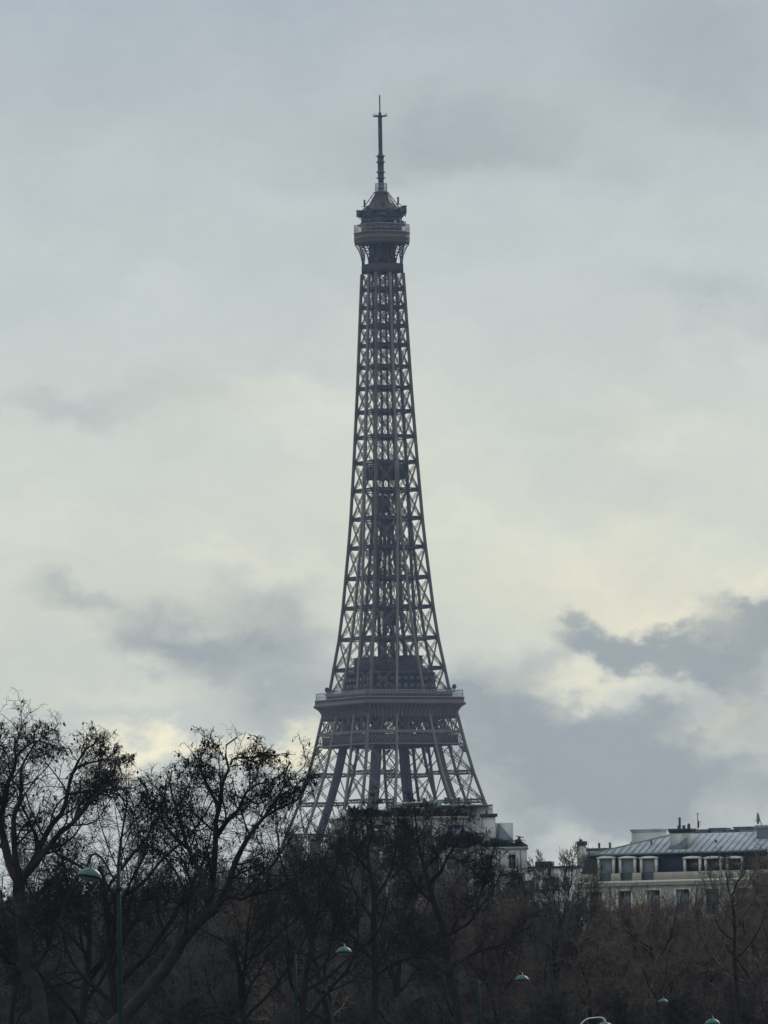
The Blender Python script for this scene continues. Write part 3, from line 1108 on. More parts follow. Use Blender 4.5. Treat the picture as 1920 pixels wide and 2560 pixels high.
# tv aerials
for px, pt, pb, arms in ((1744, 2034, 2074, 1), (1722, 2061, 2074, 0)):
    mb = MB()
    a, zt_ = R.at(px, pt, 9)
    zb_ = R.at(px, pb, 9)[1]
    mb.bar((a, 9, zb_ - .5), (a, 9, zt_), .07)
    if arms:
        mb.bar((a - .35, 9, zt_ - .02), (a + .3, 9, zt_ + .02), .05)
        mb.bar((a + .05, 9, zb_ + .2), (a + .1, 9, zb_ + 1.1), .16)
        for k in range(4):
            mb.bar((a + .1, 8.7, zb_ + .5 + k * .18), (a + .4, 9.2, zb_ + .5 + k * .18), .03)
    else:
        mb.lathe([(.02, zt_ - .2), (.16, zt_ - .1), (.16, zt_ + .05), (.02, zt_ + .15)], (a, 9, 0), 8)
    mb.build('aerial', M_CAP, rb)
mb = MB()
for px, py in ((1628, 2104), (1790, 2103)):
    a, z = R.at(px, py, 3.0)
    mb.lathe([(.1, z - .35), (.1, z), (.2, z + .05), (.03, z + .2)], (a, 3.0, 0), 8)
mb.build('roof_vent', M_CAP, zroof)

# --- stepped pale building in front of the tower's foot
Mf = Facade(840, 1000, 8)
mbd = empty('terraced_building', 'pale stepped apartment building with planted roof terraces below the tower', 'building', Mf.o, Mf.a)
xL, xR = Mf.at(838, 2200)[0], Mf.at(1318, 2150)[0]
z2 = Mf.at(1200, 2124)[1]
z3 = Mf.at(1200, 2181)[1]
mb = MB()
mb.box(xL, xR - .25, .2, 14, 0, z3)
mb.build('lower_wall', M_STONE, mbd)
mb = MB()
# top full storey with recessed openings
op = [(862, 884), (905, 932), (958, 990), (1015, 1040), (1062, 1094), (1116, 1150), (1214, 1232), (1272, 1290)]
ed = [xL] + [Mf.at(v, 2155)[0] for p in op for v in p] + [xR]
for i in range(0, len(ed), 2):
    mb.box(ed[i], ed[i + 1], 0, .6, z3, z2)
za, zb = Mf.at(1200, 2172)[1], Mf.at(1200, 2138)[1]
for i in range(1, len(ed) - 1, 2):
    mb.box(ed[i], ed[i + 1], .003, .597, zb, z2)
    mb.box(ed[i], ed[i + 1], .003, .597, z3, za)
mb.box(xL, xR, .6, 14, z3, z2 - .05)
mb.build('upper_wall', M_RENDER, mbd)
for i in range(1, len(ed) - 1, 2):
    mb = MB()
    mb.box(ed[i], ed[i + 1], .4, .45, za, zb)
    w = mb.build('window', M_PANE, mbd)
    mb = MB()
    mb.box((ed[i] + ed[i + 1]) / 2 - .04, (ed[i] + ed[i + 1]) / 2 + .04, .34, .4, za, zb)
    mb.build('frame', M_FRAME, w)
mb = MB()
mb.box(xL - .2, xR + .15, -.35, .6, z3 - .22, z3 - .003)
mb.box(xL - .1, xR + .08, -.14, .6, z2 + .003, z2 + .28)
mb.build('cornice', M_STONE_D, mbd)
for k, px in enumerate(range(858, 1310, 41)):
    for zz in (z3 - 3.2, z3 - 6.6, z3 - 10):
        a = Mf.at(px, 2220)[0]
        mb = MB()
        mb.box(a, a + 1.15, .12, .24, zz, zz + 2.1)
        w = mb.build('window', M_PANE_B if (k + int(zz)) % 3 else M_PANE, mbd)
        mb = MB()
        mb.box(a + .53, a + .61, .07, .12, zz, zz + 2.1)
        mb.box(a - .1, a + 1.25, .02, .12, zz - .15, zz)
        mb.box(a - .1, a + 1.25, .05, .12, zz + 2.1, zz + 2.25)
        mb.build('frame', M_STONE, w)
# set-back storey
dS = 3.0


def mbox(x0, x1, y0, y1, d0, d1, name, m, parent=mbd, zlow=None):
    mb = MB()
    a, b = Mf.at(x0, (y0 + y1) / 2, d0)[0], Mf.at(x1, (y0 + y1) / 2, d0)[0]
    zz0 = Mf.at((x0 + x1) / 2, y1, d0)[1] if zlow is None else zlow
    mb.box(a, b, d0, d1, zz0, Mf.at((x0 + x1) / 2, y0, d0)[1])
    return mb.build(name, m, parent)


sb = mbox(853, 1170, 2046, 2126, dS, 12, 'setback_wall', M_RENDER, zlow=z2 - .05)
for x0_, x1_ in ((873, 882), (916, 960), (985, 1035), (1058, 1080), (1120, 1160)):
    mbox(x0_, x1_, 2062, 2118, dS - .06, dS - .003, 'window', M_PANE)
mbox(848, 1176, 2042, 2047, dS - .6, 12.3, 'terrace_slab', M_STONE_D)
mbox(925, 1044, 2071, 2076, dS - .3, dS - .07, 'sill_band', M_TRIM)
# penthouse with thin white roof
mbox(1002, 1190, 2012, 2042, 5.2, 11, 'penthouse_wall', M_ZINC_D)
mbox(1012, 1092, 2004, 2008, 4.6, 11.3, 'penthouse_roof', M_TRIM)
mbox(1092, 1104, 1999, 2041, 4.9, 6.5, 'glazed_corner', mat('green_glass', (.10, .16, .15), (.16, .22, .2), 1, .2))
mbox(1104, 1232, 2012, 2016, 4.6, 11.3, 'penthouse_roof', M_ZINC_D)
mbox(1020, 1060, 2018, 2024, 5.1, 5.196, 'window', M_TRIM)
mbox(853, 872, 2024, 2044, 5.0, 7, 'stair_hut', M_RENDER)
mbox(1178, 1232, 2018, 2090, 5.6, 10, 'gable_wall', M_RENDER, zlow=z2)
mbox(1163, 1180, 2024, 2044, 5.5, 5.597, 'window', M_CAP)
# zinc dormer
mb = MB()
a, b = Mf.at(1176, 2100, 2.0)[0], Mf.at(1209, 2100, 2.0)[0]
zz0, zz1, zz2 = z2 - .03, Mf.at(1190, 2083, 2)[1], Mf.at(1190, 2052, 4.5)[1]
mb.box(a, b, 2.0, 4.6, zz0, zz1)
dm = mb.build('dormer', M_RENDER, mbd)
mb = MB()
mb.loft([[(a - .35, 1.7, zz1), (b + .3, 1.7, zz1), (b + .3, 1.75, zz1 + .12), (a - .35, 1.75, zz1 + .12)],
         [(a - 1.0, 4.7, zz2 - .1), (b - .9, 4.7, zz2 - .1), (b - .9, 4.7, zz2), (a - 1.0, 4.7, zz2)]])
mb.build('dormer_roof', M_ZINC, dm)
mbox(1182, 1203, 2090, 2112, 1.93, 1.996, 'pane', M_PANE, dm)
# chimney
o, a, b, z0, z1 = stackbox(Mf, 1210, 1239, 2040, 2108, 2.6, 4.2, 'chimney', M_RENDER, mbd, None, zlow=z2)
mb = MB()
mb.box(a - .22, b + .22, 2.4, 4.4, z1 - .1, z1 + .28)
mb.lathe([(.12, z1 + .28), (.12, z1 + .7)], (a + .4, 3, 0), 8)
mb.bar((b - .3, 3, z1 + .2), (b - .3, 3, z1 + 1.3), .05)
mb.build('cap', M_CAP, o)
# party wall with slate slope
mbox(1240, 1283, 2057, 2126, 4.0, 4.5, 'party_wall', M_RENDER, zlow=z2)
a0 = Mf.at(1241, 2060, 3.9)
a1 = Mf.at(1277, 2098, 3.9)
mb = MB()
mb.prism([(a0[0], z2), (a1[0], z2), (a1[0], a1[1]), (a0[0] + .15, a0[1])], 2.8, 3.99)
mb.build('slate_slope', M_ZINC_D, mbd)
mb = MB()
q = Mf.at(1292, 2110, 2.5)
mb.prism([(q[0], z2), (q[0] + 1.3, z2), (q[0] + 1.2, z2 + .5), (q[0] + .1, z2 + 1.2)], 2, 4)
mb.bar((q[0] + .3, 2.5, z2 + .8), (q[0] + .3, 2.5, z2 + 1.5), .3)
mb.bar((q[0] - .1, 2.5, z2 + 1.6), (q[0] + .8, 2.5, z2 + 1.4), .1)
mb.build('roof_vent', M_CAP, mbd)

mb = MB()
aa, bb = xL + .1, xR - .2
n = int((bb - aa) / .28)
for k in range(n + 1):
    xx = aa + (bb - aa) * k / n
    mb.bar((xx, .2, z2 + .28), (xx, .2, z2 + 1.05), .03)
mb.bar((aa, .2, z2 + 1.05), (bb, .2, z2 + 1.05), .06)
mb.build('terrace_rail', M_CAP, mbd)
for px in (900, 1000, 1105, 1250, 1302):
    xx = Mf.at(px, 2200)[0]
    mb = MB()
    mb.tube([(xx, -.02, 0), (xx, -.02, z3 - .5)], .08, 8)
    mb.tube([(xx, -.12, z3 + .1), (xx, -.12, z2 - .05)], .08, 8)
    mb.build('downpipe', M_ZINC_D, mbd)
for k, px in enumerate((1062, 1118, 1132, 1150)):
    q = Mf.at(px, 2010, 6)
    mb = MB()
    mb.lathe([(.2, q[1]), (.2, q[1] + .5 + .2 * (k % 2)), (.3, q[1] + .6 + .2 * (k % 2)), (.05, q[1] + .8)], (q[0], 7, 0), 8)
    mb.build('roof_vent', M_ZINC_D, mbd)
mb = MB()
q = Mf.at(1045, 2004, 7)
mb.bar((q[0], 7, q[1]), (q[0], 7, q[1] + 1.8), .06)
for k in range(4):
    mb.bar((q[0] - .5, 7, q[1] + 1.0 + k * .2), (q[0] + .5, 7, q[1] + 1.05 + k * .2), .035)
mb.build('aerial', M_CAP, mbd)

# --- low pale building filling the gap between the two
L = Facade(1316, 1180, -10)
lb = empty('low_building', 'low pale building seen through twigs between the terraced building and the slate roofed one', 'building', L.o, L.a)
mb = MB()
a, b = L.at(1312, 2200)[0], L.at(1445, 2200)[0]
zt_ = L.at(1380, 2170)[1]
mb.box(a, b, 0, 10, 0, zt_)
mb.build('wall', M_RENDER, lb)
mb = MB()
mb.box(a - .2, b + .2, -.3, 10, zt_, zt_ + .25)
mb.box(a + 1, a + 3.2, 3, 6, zt_ + .25, zt_ + 1.0)
mb.build('roof', M_SLATE, lb)
for px in (1330, 1356, 1382, 1408):
    for k in (0, 1):
        mb = MB()
        aa = L.at(px, 2200)[0]
        zz = zt_ - 3.2 - 3.2 * k
        mb.box(aa, aa + .9, -.04, .05, zz, zz + 1.9)
        w = mb.build('window', M_PANE, lb)
        mb = MB()
        mb.box(aa - .1, aa + 1.0, -.14, -.04, zz - .14, zz)
        mb.box(aa + .42, aa + .48, -.08, -.04, zz, zz + 1.9)
        mb.build('frame', M_TRIM, w)

# ------------------------------------------------------------------ street lamps
def street_lamp(label, px_pole, py_top, px_head, py_head, D, group, scale=1.0, finial=True, armm=None, tilt=0.0):
    top = P(px_pole, py_top, D)
    head = P(px_head, py_head, D)
    base = Vector((top.x, D, 0))
    t = empty('street_lamp', label, 'street lamp', base, 0, group)
    H = top.z
    dx, hz = head.x - top.x, head.z
    sg = 1 if dx > 0 else -1
    mb = MB()
    s = scale
    mb.tube([(0, 0, 0), (0, 0, .8), (0, 0, .9), (0, 0, 1.2), (0, 0, H * .6), (0, 0, H)], [.19 * s, .19 * s, .15 * s, .12 * s, .10 * s, .075 * s], 12)
    if finial:
        mb.lathe([(.1 * s, H - .9), (.14 * s, H - .85), (.14 * s, H - .75), (.1 * s, H - .7)], (0, 0, 0), 12)
        mb.lathe([(.07 * s, H), (.05 * s, H + .15), (.015, H + .5)], (0, 0, 0), 8)
    pole = mb.build('pole', M_GREEN, t, True)
    mb = MB()
    pts = []
    zs = hz - .05 * s if finial else H - .25
    ax = abs(dx)
    if finial:        # swan neck: dips, rises, hooks over the shade
        ctrl = [(0.05, zs - .12), (.22, zs - .05), (.42, zs + .32), (.62, zs + .62), (.82, zs + .72), (.97, zs + .62), (1.0, zs + .42)]
    else:
        ctrl = [(0.02, zs), (.25, zs + (hz - zs) * .45 + .1), (.5, zs + (hz - zs) * .85 + .32), (.75, hz + .48 * s), (.95, hz + .46 * s), (1.0, hz + .2 * s)]
    pts = [(sg * u * ax, 0, z) for u, z in ctrl]
    fine_ = []
    for i in range(len(pts) - 1):
        p0, p1, p2, p3 = (np.array(pts[max(0, min(len(pts) - 1, i + k))]) for k in (-1, 0, 1, 2))
        for q in (0, .33, .66):
            fine_.append(.5 * (2 * p1 + (p2 - p0) * q + (2 * p0 - 5 * p1 + 4 * p2 - p3) * q * q + (3 * p1 - p0 - 3 * p2 + p3) * q ** 3))
    fine_.append(np.array(pts[-1]))
    mb.tube(fine_, .045 * s, 8)
    mb.build('arm', armm or M_GREEN, t, True)
    r = .5 * s
    prof = [(r * .98, -.16 * s), (r, -.12 * s), (r * .93, -.02 * s), (r * .75, .09 * s), (r * .5, .18 * s), (r * .25, .23 * s), (.07 * s, .25 * s), (.06 * s, .42 * s), (.03 * s, .44 * s)]
    ho = bpy.data.objects.new('lamp_head_tmp', None)
    mb = MB()
    mb.lathe(prof, (0, 0, 0), 28)
    sh = mb.build('lamp_shade', M_SHADE, t, True)
    sh.location = (dx, 0, hz)
    sh.rotation_euler = (math.radians(-7), math.radians(tilt), 0)
    mb = MB()
    mb.lathe([(.05 * s, -.34 * s), (r * .5, -.30 * s), (r * .85, -.2 * s), (r * .95, -.165 * s)], (0, 0, 0), 24)
    gl = mb.build('lamp_glass', M_SHADE_IN, sh, True)
    mb = MB()
    mb.lathe([(r * .9, -.2 * s), (r * 1.02, -.18 * s), (r * 1.03, -.14 * s), (r * .99, -.11 * s)], (0, 0, 0), 28)
    mb.build('rim', M_GREEN, sh, True)
    bpy.data.objects.remove(ho)
    return t


GL = 'green street lamps in front of the trees'
street_lamp('large green street lamp with swan neck arm and finial on the far left', 296, 2165, 225, 2184, 300, GL, .86, True, None, 9)
street_lamp('green street lamp with curved arm in the lower middle, left of the forked trees', 738, 2385, 860, 2376, 380, GL, .7, False)
street_lamp('green street lamp with long rising arm beside a thick dark trunk, right of centre', 1197, 2450, 1305, 2446, 400, GL, .66, False)
street_lamp('smallest green street lamp, its dim shade seen through branches on the lower right', 1612, 2512, 1658, 2503, 455, GL, .54, False)
street_lamp('green street lamp with hooped arm at the bottom right edge of the view', 1708, 2575, 1781, 2556, 380, GL, .7, False)
street_lamp('street lamp with bright steel arm cut off by the bottom edge of the view', 1415, 2580, 1512, 2566, 330, GL, .7, False, M_STEEL)


# ------------------------------------------------------------------ trees
def unit(v):
    return v / (np.linalg.norm(v, axis=-1, keepdims=True) + 1e-9)


def walk(st, d, L, Kn, wander, trop, rg):
    pts, ds = [st], [d]
    for k in range(Kn):
        d = unit(d + rg.normal(0, wander, d.shape) + np.array((0, 0, 1.)) * (trop * (k + 1) / Kn if np.isscalar(trop) else (trop * (k + 1) / Kn)[:, None]))
        pts.append(pts[-1] + d * (L / Kn)[:, None])
        ds.append(d)
    return np.stack(pts, 1), np.stack(ds, 1)


def spawn(pts, ds, L, R, n, tmin, a0, a1, ratio, rr, rg, tmax=1.0, upbias=0.0):
    N, K1, _ = pts.shape
    t = tmin + (tmax - tmin) * (np.arange(n)[None, :] + rg.random((N, n))) / n
    x = t * (K1 - 1)
    i = np.minimum(x.astype(int), K1 - 2)
    fr = (x - i)[..., None]
    I = np.arange(N)[:, None]
    p = pts[I, i] * (1 - fr) + pts[I, i + 1] * fr
    d = unit(ds[I, i] * (1 - fr) + ds[I, i + 1] * fr)
    perp = unit(np.cross(d, rg.normal(0, 1, d.shape)))
    if upbias:
        perp = unit(perp + np.array((0, 0, upbias)))
    ang = np.radians(a0 + (a1 - a0) * rg.random((N, n)))[..., None]
    nd_ = unit(d * np.cos(ang) + perp * np.sin(ang))
    ln = L[:, None] * ratio * (1.08 - .4 * (t - tmin) / max(1e-6, 1 - tmin)) * (.6 + .7 * rg.random((N, n)))
    r = (R[I, i] * (1 - fr[..., 0]) + R[I, i + 1] * fr[..., 0]) * rr
    return p.reshape(-1, 3), nd_.reshape(-1, 3), ln.ravel(), r.ravel()


class TB:
    def __init__(self):
        self.v, self.q, self.t, self.n = [], [], [], 0

    def tubes(self, pts, R, S):
        N, K1, _ = pts.shape
        t = np.empty_like(pts)
        t[:, 1:-1] = pts[:, 2:] - pts[:, :-2]
        t[:, 0] = pts[:, 1] - pts[:, 0]
        t[:, -1] = pts[:, -1] - pts[:, -2]
        t = unit(t)
        ref = np.where(np.abs(t[:, :1, 2:3]) > .75, np.array((1., .2, .1)), np.array((.1, .2, 1.)))
        s = unit(np.cross(t, np.broadcast_to(ref, t.shape)))
        u = np.cross(s, t)
        a = np.arange(S) * 2 * math.pi / S
        V = pts[:, :, None] + R[:, :, None, None] * (np.cos(a)[:, None] * s[:, :, None] + np.sin(a)[:, None] * u[:, :, None])
        idx = self.n + np.arange(N * K1 * S).reshape(N, K1, S)
        nx = np.roll(idx, -1, 2)
        self.q.append(np.stack([idx[:, :-1], nx[:, :-1], nx[:, 1:], idx[:, 1:]], -1).reshape(-1, 4))
        self.v.append(V.reshape(-1, 3))
        self.n += N * K1 * S

    def pods(self, p, size, rg, droop=1.0):
        N = len(p)
        ln = size * (.6 + .9 * rg.random(N))[:, None]
        dn = unit(np.array((0, 0, -droop)) + rg.normal(0, .45, (N, 3)))
        sd_ = unit(np.cross(dn, rg.normal(0, 1, (N, 3))))
        a, b = p, p + dn * ln
        m = p + dn * ln * .5
        V = np.stack([a, m + sd_ * ln * .3, b, m - sd_ * ln * .3 + np.cross(sd_, dn) * ln * .15], 1)
        self.q.append((self.n + np.arange(4 * N)).reshape(N, 4))
        self.v.append(V.reshape(-1, 3))
        self.n += 4 * N

    def mesh(self, name, m):
        return mesh_from(name, np.concatenate(self.v), [np.concatenate(self.q)], m, True)


def taper(N, K1, r0, r1):
    f = np.linspace(0, 1, K1)[None, :]
    return r0[:, None] * (1 - f) + r1[:, None] * f


def resample(poly, K1):
    poly = np.array(poly, float)
    # Catmull-Rom for a natural curve
    out = []
    n = len(poly)
    for i in range(n - 1):
        p0, p1, p2, p3 = (poly[max(0, min(n - 1, i + k))] for k in (-1, 0, 1, 2))
        for q in np.linspace(0, 1, 6)[:-1]:
            out.append(.5 * (2 * p1 + (p2 - p0) * q + (2 * p0 - 5 * p1 + 4 * p2 - p3) * q * q + (3 * p1 - p0 - 3 * p2 + p3) * q ** 3))
    out.append(poly[-1])
    out = np.array(out)
    s = np.concatenate([[0], np.cumsum(np.linalg.norm(np.diff(out, axis=0), axis=1))])
    t = np.linspace(0, s[-1], K1)
    return np.stack([np.interp(t, s, out[:, k]) for k in range(3)], 1), s[-1]


def finish_crown(tb, pts, ds, L, Rr, rg, lv, podsz=0.0, podn=1, tmin0=.25):
    """grow the branch levels in lv off the given branches"""
    for li, (n, Kn, a0, a1, ratio, rr, rmin, wander, trop, S, tmin) in enumerate(lv):
        p, d, ln, r = spawn(pts, ds, L, Rr, n, tmin, a0, a1, ratio, rr, rg, .9 if li == 0 else 1.0, .25 if li == 0 else 0)
        r = np.maximum(r, rmin)
        pts, ds = walk(p, d, ln, Kn, wander, trop, rg)
        Rr = taper(len(p), Kn + 1, r, np.maximum(r * .45, rmin * .8))
        tb.tubes(pts, Rr, S)
        L = ln
    if podsz:
        for k in range(podn):
            kk = rg.integers(1, pts.shape[1], len(pts))
            sel = rg.random(len(pts)) < .11
            tb.pods(pts[np.arange(len(pts)), kk][sel], podsz, rg)


def tree_obj(label, base, trunk_me, crown_me, group, rz=0.0, sc=1.0, scz=None, name='bare_tree'):
    t = empty(name, label, 'tree', base, rz, group)
    for nm, me in (('trunk', trunk_me), ('crown', crown_me)):
        o = bpy.data.objects.new(nm, me)
        COL.objects.link(o)
        o.parent = t
        o.scale = (sc, sc, scz or sc)
    return t


def limb_tree(label, D, base_px, limbs, r_trunk, lv, seed, group, podsz=.13, podn=1, tw=None, bk=None, spread=1.6, extra=0):
    """a tree whose main limbs follow given courses (pixel x, pixel y, metres of depth); built in metres round its foot"""
    rg = np.random.default_rng(seed)
    b = P(base_px, 2600, D)
    base = np.array((b.x, D, 0))
    tr, cw = TB(), TB()
    PT, LN, RR = [], [], []
    for (pl_, r0, r1) in limbs:
        poly = []
        for q in pl_:
            if len(q) == 2:
                q = (*q, 0)
            if q[1] == 'base':
                poly.append((0, 0, -.1))
                continue
            qy = q[1] + (max(0, 1990 - q[1]) * .16 if D < 345 else 0)
            p = P(q[0], qy, D + q[2])
            poly.append((p.x - base[0], p.y - base[1], p.z))
        pts, ln = resample(poly, 15)
        # a little natural crookedness
        wig = rg.normal(0, .02, pts.shape).cumsum(0)
        wig -= np.linspace(0, 1, 15)[:, None] * wig[-1]
        pts = pts + wig * .6
        PT.append(pts)
        LN.append(ln)
        RR.append(np.linspace(r0, r1, 15))
        tr.tubes(pts[None], RR[-1][None], 9)
    pts, ln, Rr = np.stack(PT), np.array(LN), np.stack(RR)
    ds = unit(np.gradient(pts, axis=1))
    k0 = 1 if len(limbs) > 1 else 0
    finish_crown(cw, pts[k0:], ds[k0:], np.minimum(ln[k0:], 5.2), Rr[k0:], rg, lv, podsz, podn)
    return tree_obj(label, tuple(base), tr.mesh('trunk', bk or M_BARKP), cw.mesh('crown', tw or M_TWIG), group)


GT = 'bare plane trees on the left'
#      n  K  a0  a1  ratio rr  rmin wander trop S tmin
LVN = [(8, 7, 30, 70, .46, .42, .020, .20, .12, 5, .15),
       (7, 6, 30, 75, .56, .55, .012, .26, .04, 4, .12),
       (5, 5, 30, 80, .56, .6, .0085, .30, -.10, 3, .1),
       (4, 4, 30, 75, .75, .7, .0055, .28, -.3, 3, .1)]
limb_tree('tall bare plane tree at the left edge with two rounded crowns of hanging seed pods', 330, 110, [
    ([(110, 'base'), (98, 2504), (71, 2426), (66, 2388), (58, 2291), (46, 2226), (48, 2200)], .34, .24),
    ([(48, 2204), (23, 2156, .5), (3, 2060, 1), (9, 2012, 1), (17, 1960, 1.2), (35, 1911, 1.2), (40, 1873, 1), (34, 1840, 1), (38, 1815, 1)], .20, .04),
    ([(50, 2200), (38, 2151, -.4), (36, 2038, -.8), (53, 2004, -1), (52, 1960, -1.2), (53, 1908, -1.2), (71, 1868, -1.5), (90, 1830, -1.5)], .15, .03),
    ([(50, 2203), (84, 2151, .3), (121, 2073, .8), (156, 2033, 1), (169, 1989, 1), (171, 1960, 1), (189, 1905, 1), (214, 1850, 1), (237, 1834, 1)], .16, .03),
    ([(52, 2200), (87, 2160, -.5), (145, 2085, -1), (185, 2056, -1.3), (246, 1983, -1.6), (292, 1969, -1.8), (322, 1975, -2)], .15, .03),
    ([(188, 1908, 1), (240, 1888, 0), (289, 1889, -.4), (306, 1930, -.6)], .06, .02),
    ([(185, 2056, -1.3), (202, 2007, -.6), (240, 1982, 0), (275, 1925, .5)], .07, .02),
    ([(169, 1985, 1), (235, 1975, 1.6), (300, 1990, 2), (340, 2040, 2)], .06, .02),
    ([(9, 2012, 1), (-20, 1930, 2), (-30, 1850, 2.4), (-14, 1830, 2.6), (4, 1805, 2.6)], .10, .03),
    ([(40, 1873, 1), (75, 1836, 2), (108, 1830, 2.4), (135, 1840, 2.4)], .06, .02),
    ([(71, 2420), (112, 2380, -.6), (120, 2353, -1), (152, 2295, -1.4), (170, 2240, -1.6), (205, 2200, -1.8)], .13, .03),
    ([(75, 2425), (40, 2412, .5), (15, 2390, .8), (-20, 2340, 1)], .14, .05),
    ([(60, 2310), (96, 2311, .6), (118, 2292, 1), (181, 2288, 1.2), (250, 2230, 1.5)], .10, .03),
    ([(58, 2291), (100, 2230, 1.4), (140, 2190, 2), (205, 2165, 2.3)], .07, .02),
], .34, LVN, 11, GT)
limb_tree('bare plane tree with a thick leaning trunk and wide crown left of the tower', 340, 250, [
    ([(250, 'base'), (275, 2580), (309, 2542), (355, 2492), (417, 2419), (463, 2345), (517, 2284), (540, 2268)], .30, .22),
    ([(522, 2276), (528, 2234, .5), (537, 2102, 1), (537, 2058, 1), (549, 2017, 1), (554, 1981, 1), (559, 1940, 1), (576, 1899, 1), (557, 1856, 1), (574, 1832, 1), (593, 1815, 1)], .17, .025),
    ([(537, 2095, 1), (569, 2049, .2), (598, 2024, -.5), (612, 1988, -.8), (629, 1967, -1), (653, 1952, -1), (682, 1949, -1)], .12, .025),
    ([(545, 2268), (573, 2205, -.5), (598, 2135, -1), (631, 2075, -1.4), (660, 2041, -1.7), (704, 1971, -2), (711, 1923, -2), (724, 1890, -2)], .15, .025),
    ([(525, 2272), (500, 2190, 1), (470, 2120, 1.6), (443, 2029, 2), (425, 1960, 2), (430, 1915, 2)], .13, .025),
    ([(576, 1899, 1), (588, 1880, .5), (615, 1877, .2), (653, 1870, 0), (690, 1870, -.2)], .05, .015),
    ([(549, 2017, 1), (520, 1960, 1.5), (500, 1900, 2), (495, 1850, 2)], .07, .02),
    ([(545, 2262), (580, 2240, -1), (602, 2250, -1.6), (640, 2220, -2), (690, 2150, -2.4), (735, 2080, -2.6)], .10, .025),
    ([(470, 2120, 1.6), (420, 2070, 2.4), (385, 2010, 3), (360, 1960, 3)], .08, .02),
    ([(660, 2041, -1.7), (705, 2020, -2.4), (740, 2000, -2.6), (765, 1960, -2.6)], .06, .02),
    ([(463, 2345), (470, 2250, -1.4), (440, 2180, -2), (400, 2130, -2.4), (350, 2110, -2.6)], .09, .025),
    ([(517, 2284), (480, 2220, 1.4), (455, 2150, 2), (400, 2090, 2.6)], .08, .025),
    ([(612, 1988, -.8), (640, 2010, .2), (680, 1990, .8), (720, 1950, 1)], .05, .015),
], .30, LVN, 12, GT)


def grow_tree(seed, H, spread, n1, lv, tw, bk, podsz=0.0, trunk_f=.3, r0=.26, up=.35):
    """free growing tree, foot at the origin"""
    rg = np.random.default_rng(seed)
    tr, cw = TB(), TB()
    d = np.array([[rg.normal(0, .08), rg.normal(0, .08), 1.]])
    tp_, td = walk(np.zeros((1, 3)), unit(d), np.array([H * .62]), 10, .07, .1, rg)
    tR = taper(1, 11, np.array([r0]), np.array([r0 * .35]))
    tR[:, 0] *= 1.3
    tr.tubes(tp_, tR, 9)
    p, dd, ln, r = spawn(tp_, td, np.array([H]), tR, n1, trunk_f, 28, 60, spread, .58, rg)
    ln = np.clip(ln, H * .28, H * .62)
    lp, ld = walk(p, dd, ln, 9, .13, up, rg)
    lR = taper(len(p), 10, r, np.maximum(r * .25, .03))
    tr.tubes(lp, lR, 7)
    finish_crown(cw, lp, ld, ln, lR, rg, lv, podsz, 1)
    # normalise height to H
    V = np.concatenate(cw.v)
    top = np.percentile(V[:, 2], 99.7)
    k = H / top
    cw.v = [v * np.array((k, k, k)) for v in cw.v]
    tr.v = [v * np.array((k, k, k)) for v in tr.v]
    return tr.mesh('trunk', bk), cw.mesh('crown', tw), H


LVM = [(6, 6, 30, 65, .46, .45, .020, .18, .14, 4, .15),
       (5, 5, 30, 70, .54, .55, .013, .24, .06, 3, .1),
       (6, 4, 25, 75, .56, .6, .009, .28, 0., 3, .1),
       (3, 3, 25, 75, .8, .7, .007, .26, -.1, 3, .1)]
LVF = [(8, 5, 25, 55, .46, .45, .030, .15, .25, 4, .1),
       (6, 4, 25, 60, .58, .55, .021, .2, .2, 3, .1),
       (5, 3, 20, 60, .64, .6, .016, .24, .15, 3, .1),
       (2, 3, 20, 60, .70, .75, .013, .24, .10, 3, .15)]
KD = []
for s_ in (21, 22, 23):
    KD.append(grow_tree(s_, 13, .5, 9, LVM, M_TWIG, M_BARK, .09))
KF = []
for s_ in (31, 32, 33):
    KF.append(grow_tree(s_, 14, .42, 11, LVF, M_TWIGB, M_BARK, 0, .2))
KR = []
for s_ in (41, 42, 43):
    KR.append(grow_tree(s_, 14, .40, 12, LVF, M_TWIGR, M_BARK, 0, .2))


def plant(kind, idx, px, ytop, D, label, group, rz):
    b = P(px, 2600, D)
    zt_ = P(px, ytop, D).z
    tm, cm_, H = kind[idx % len(kind)]
    sz = zt_ / H
    sx = min(max(sz, .7), 1.05) * (.7 if px == 1352 else .68 if px in (1535, 1690, 1885, 1590, 1770) else 1)
    return tree_obj(label, (b.x, D, 0), tm, cm_, group, rz, sx, sz)


rr = random.Random(3)
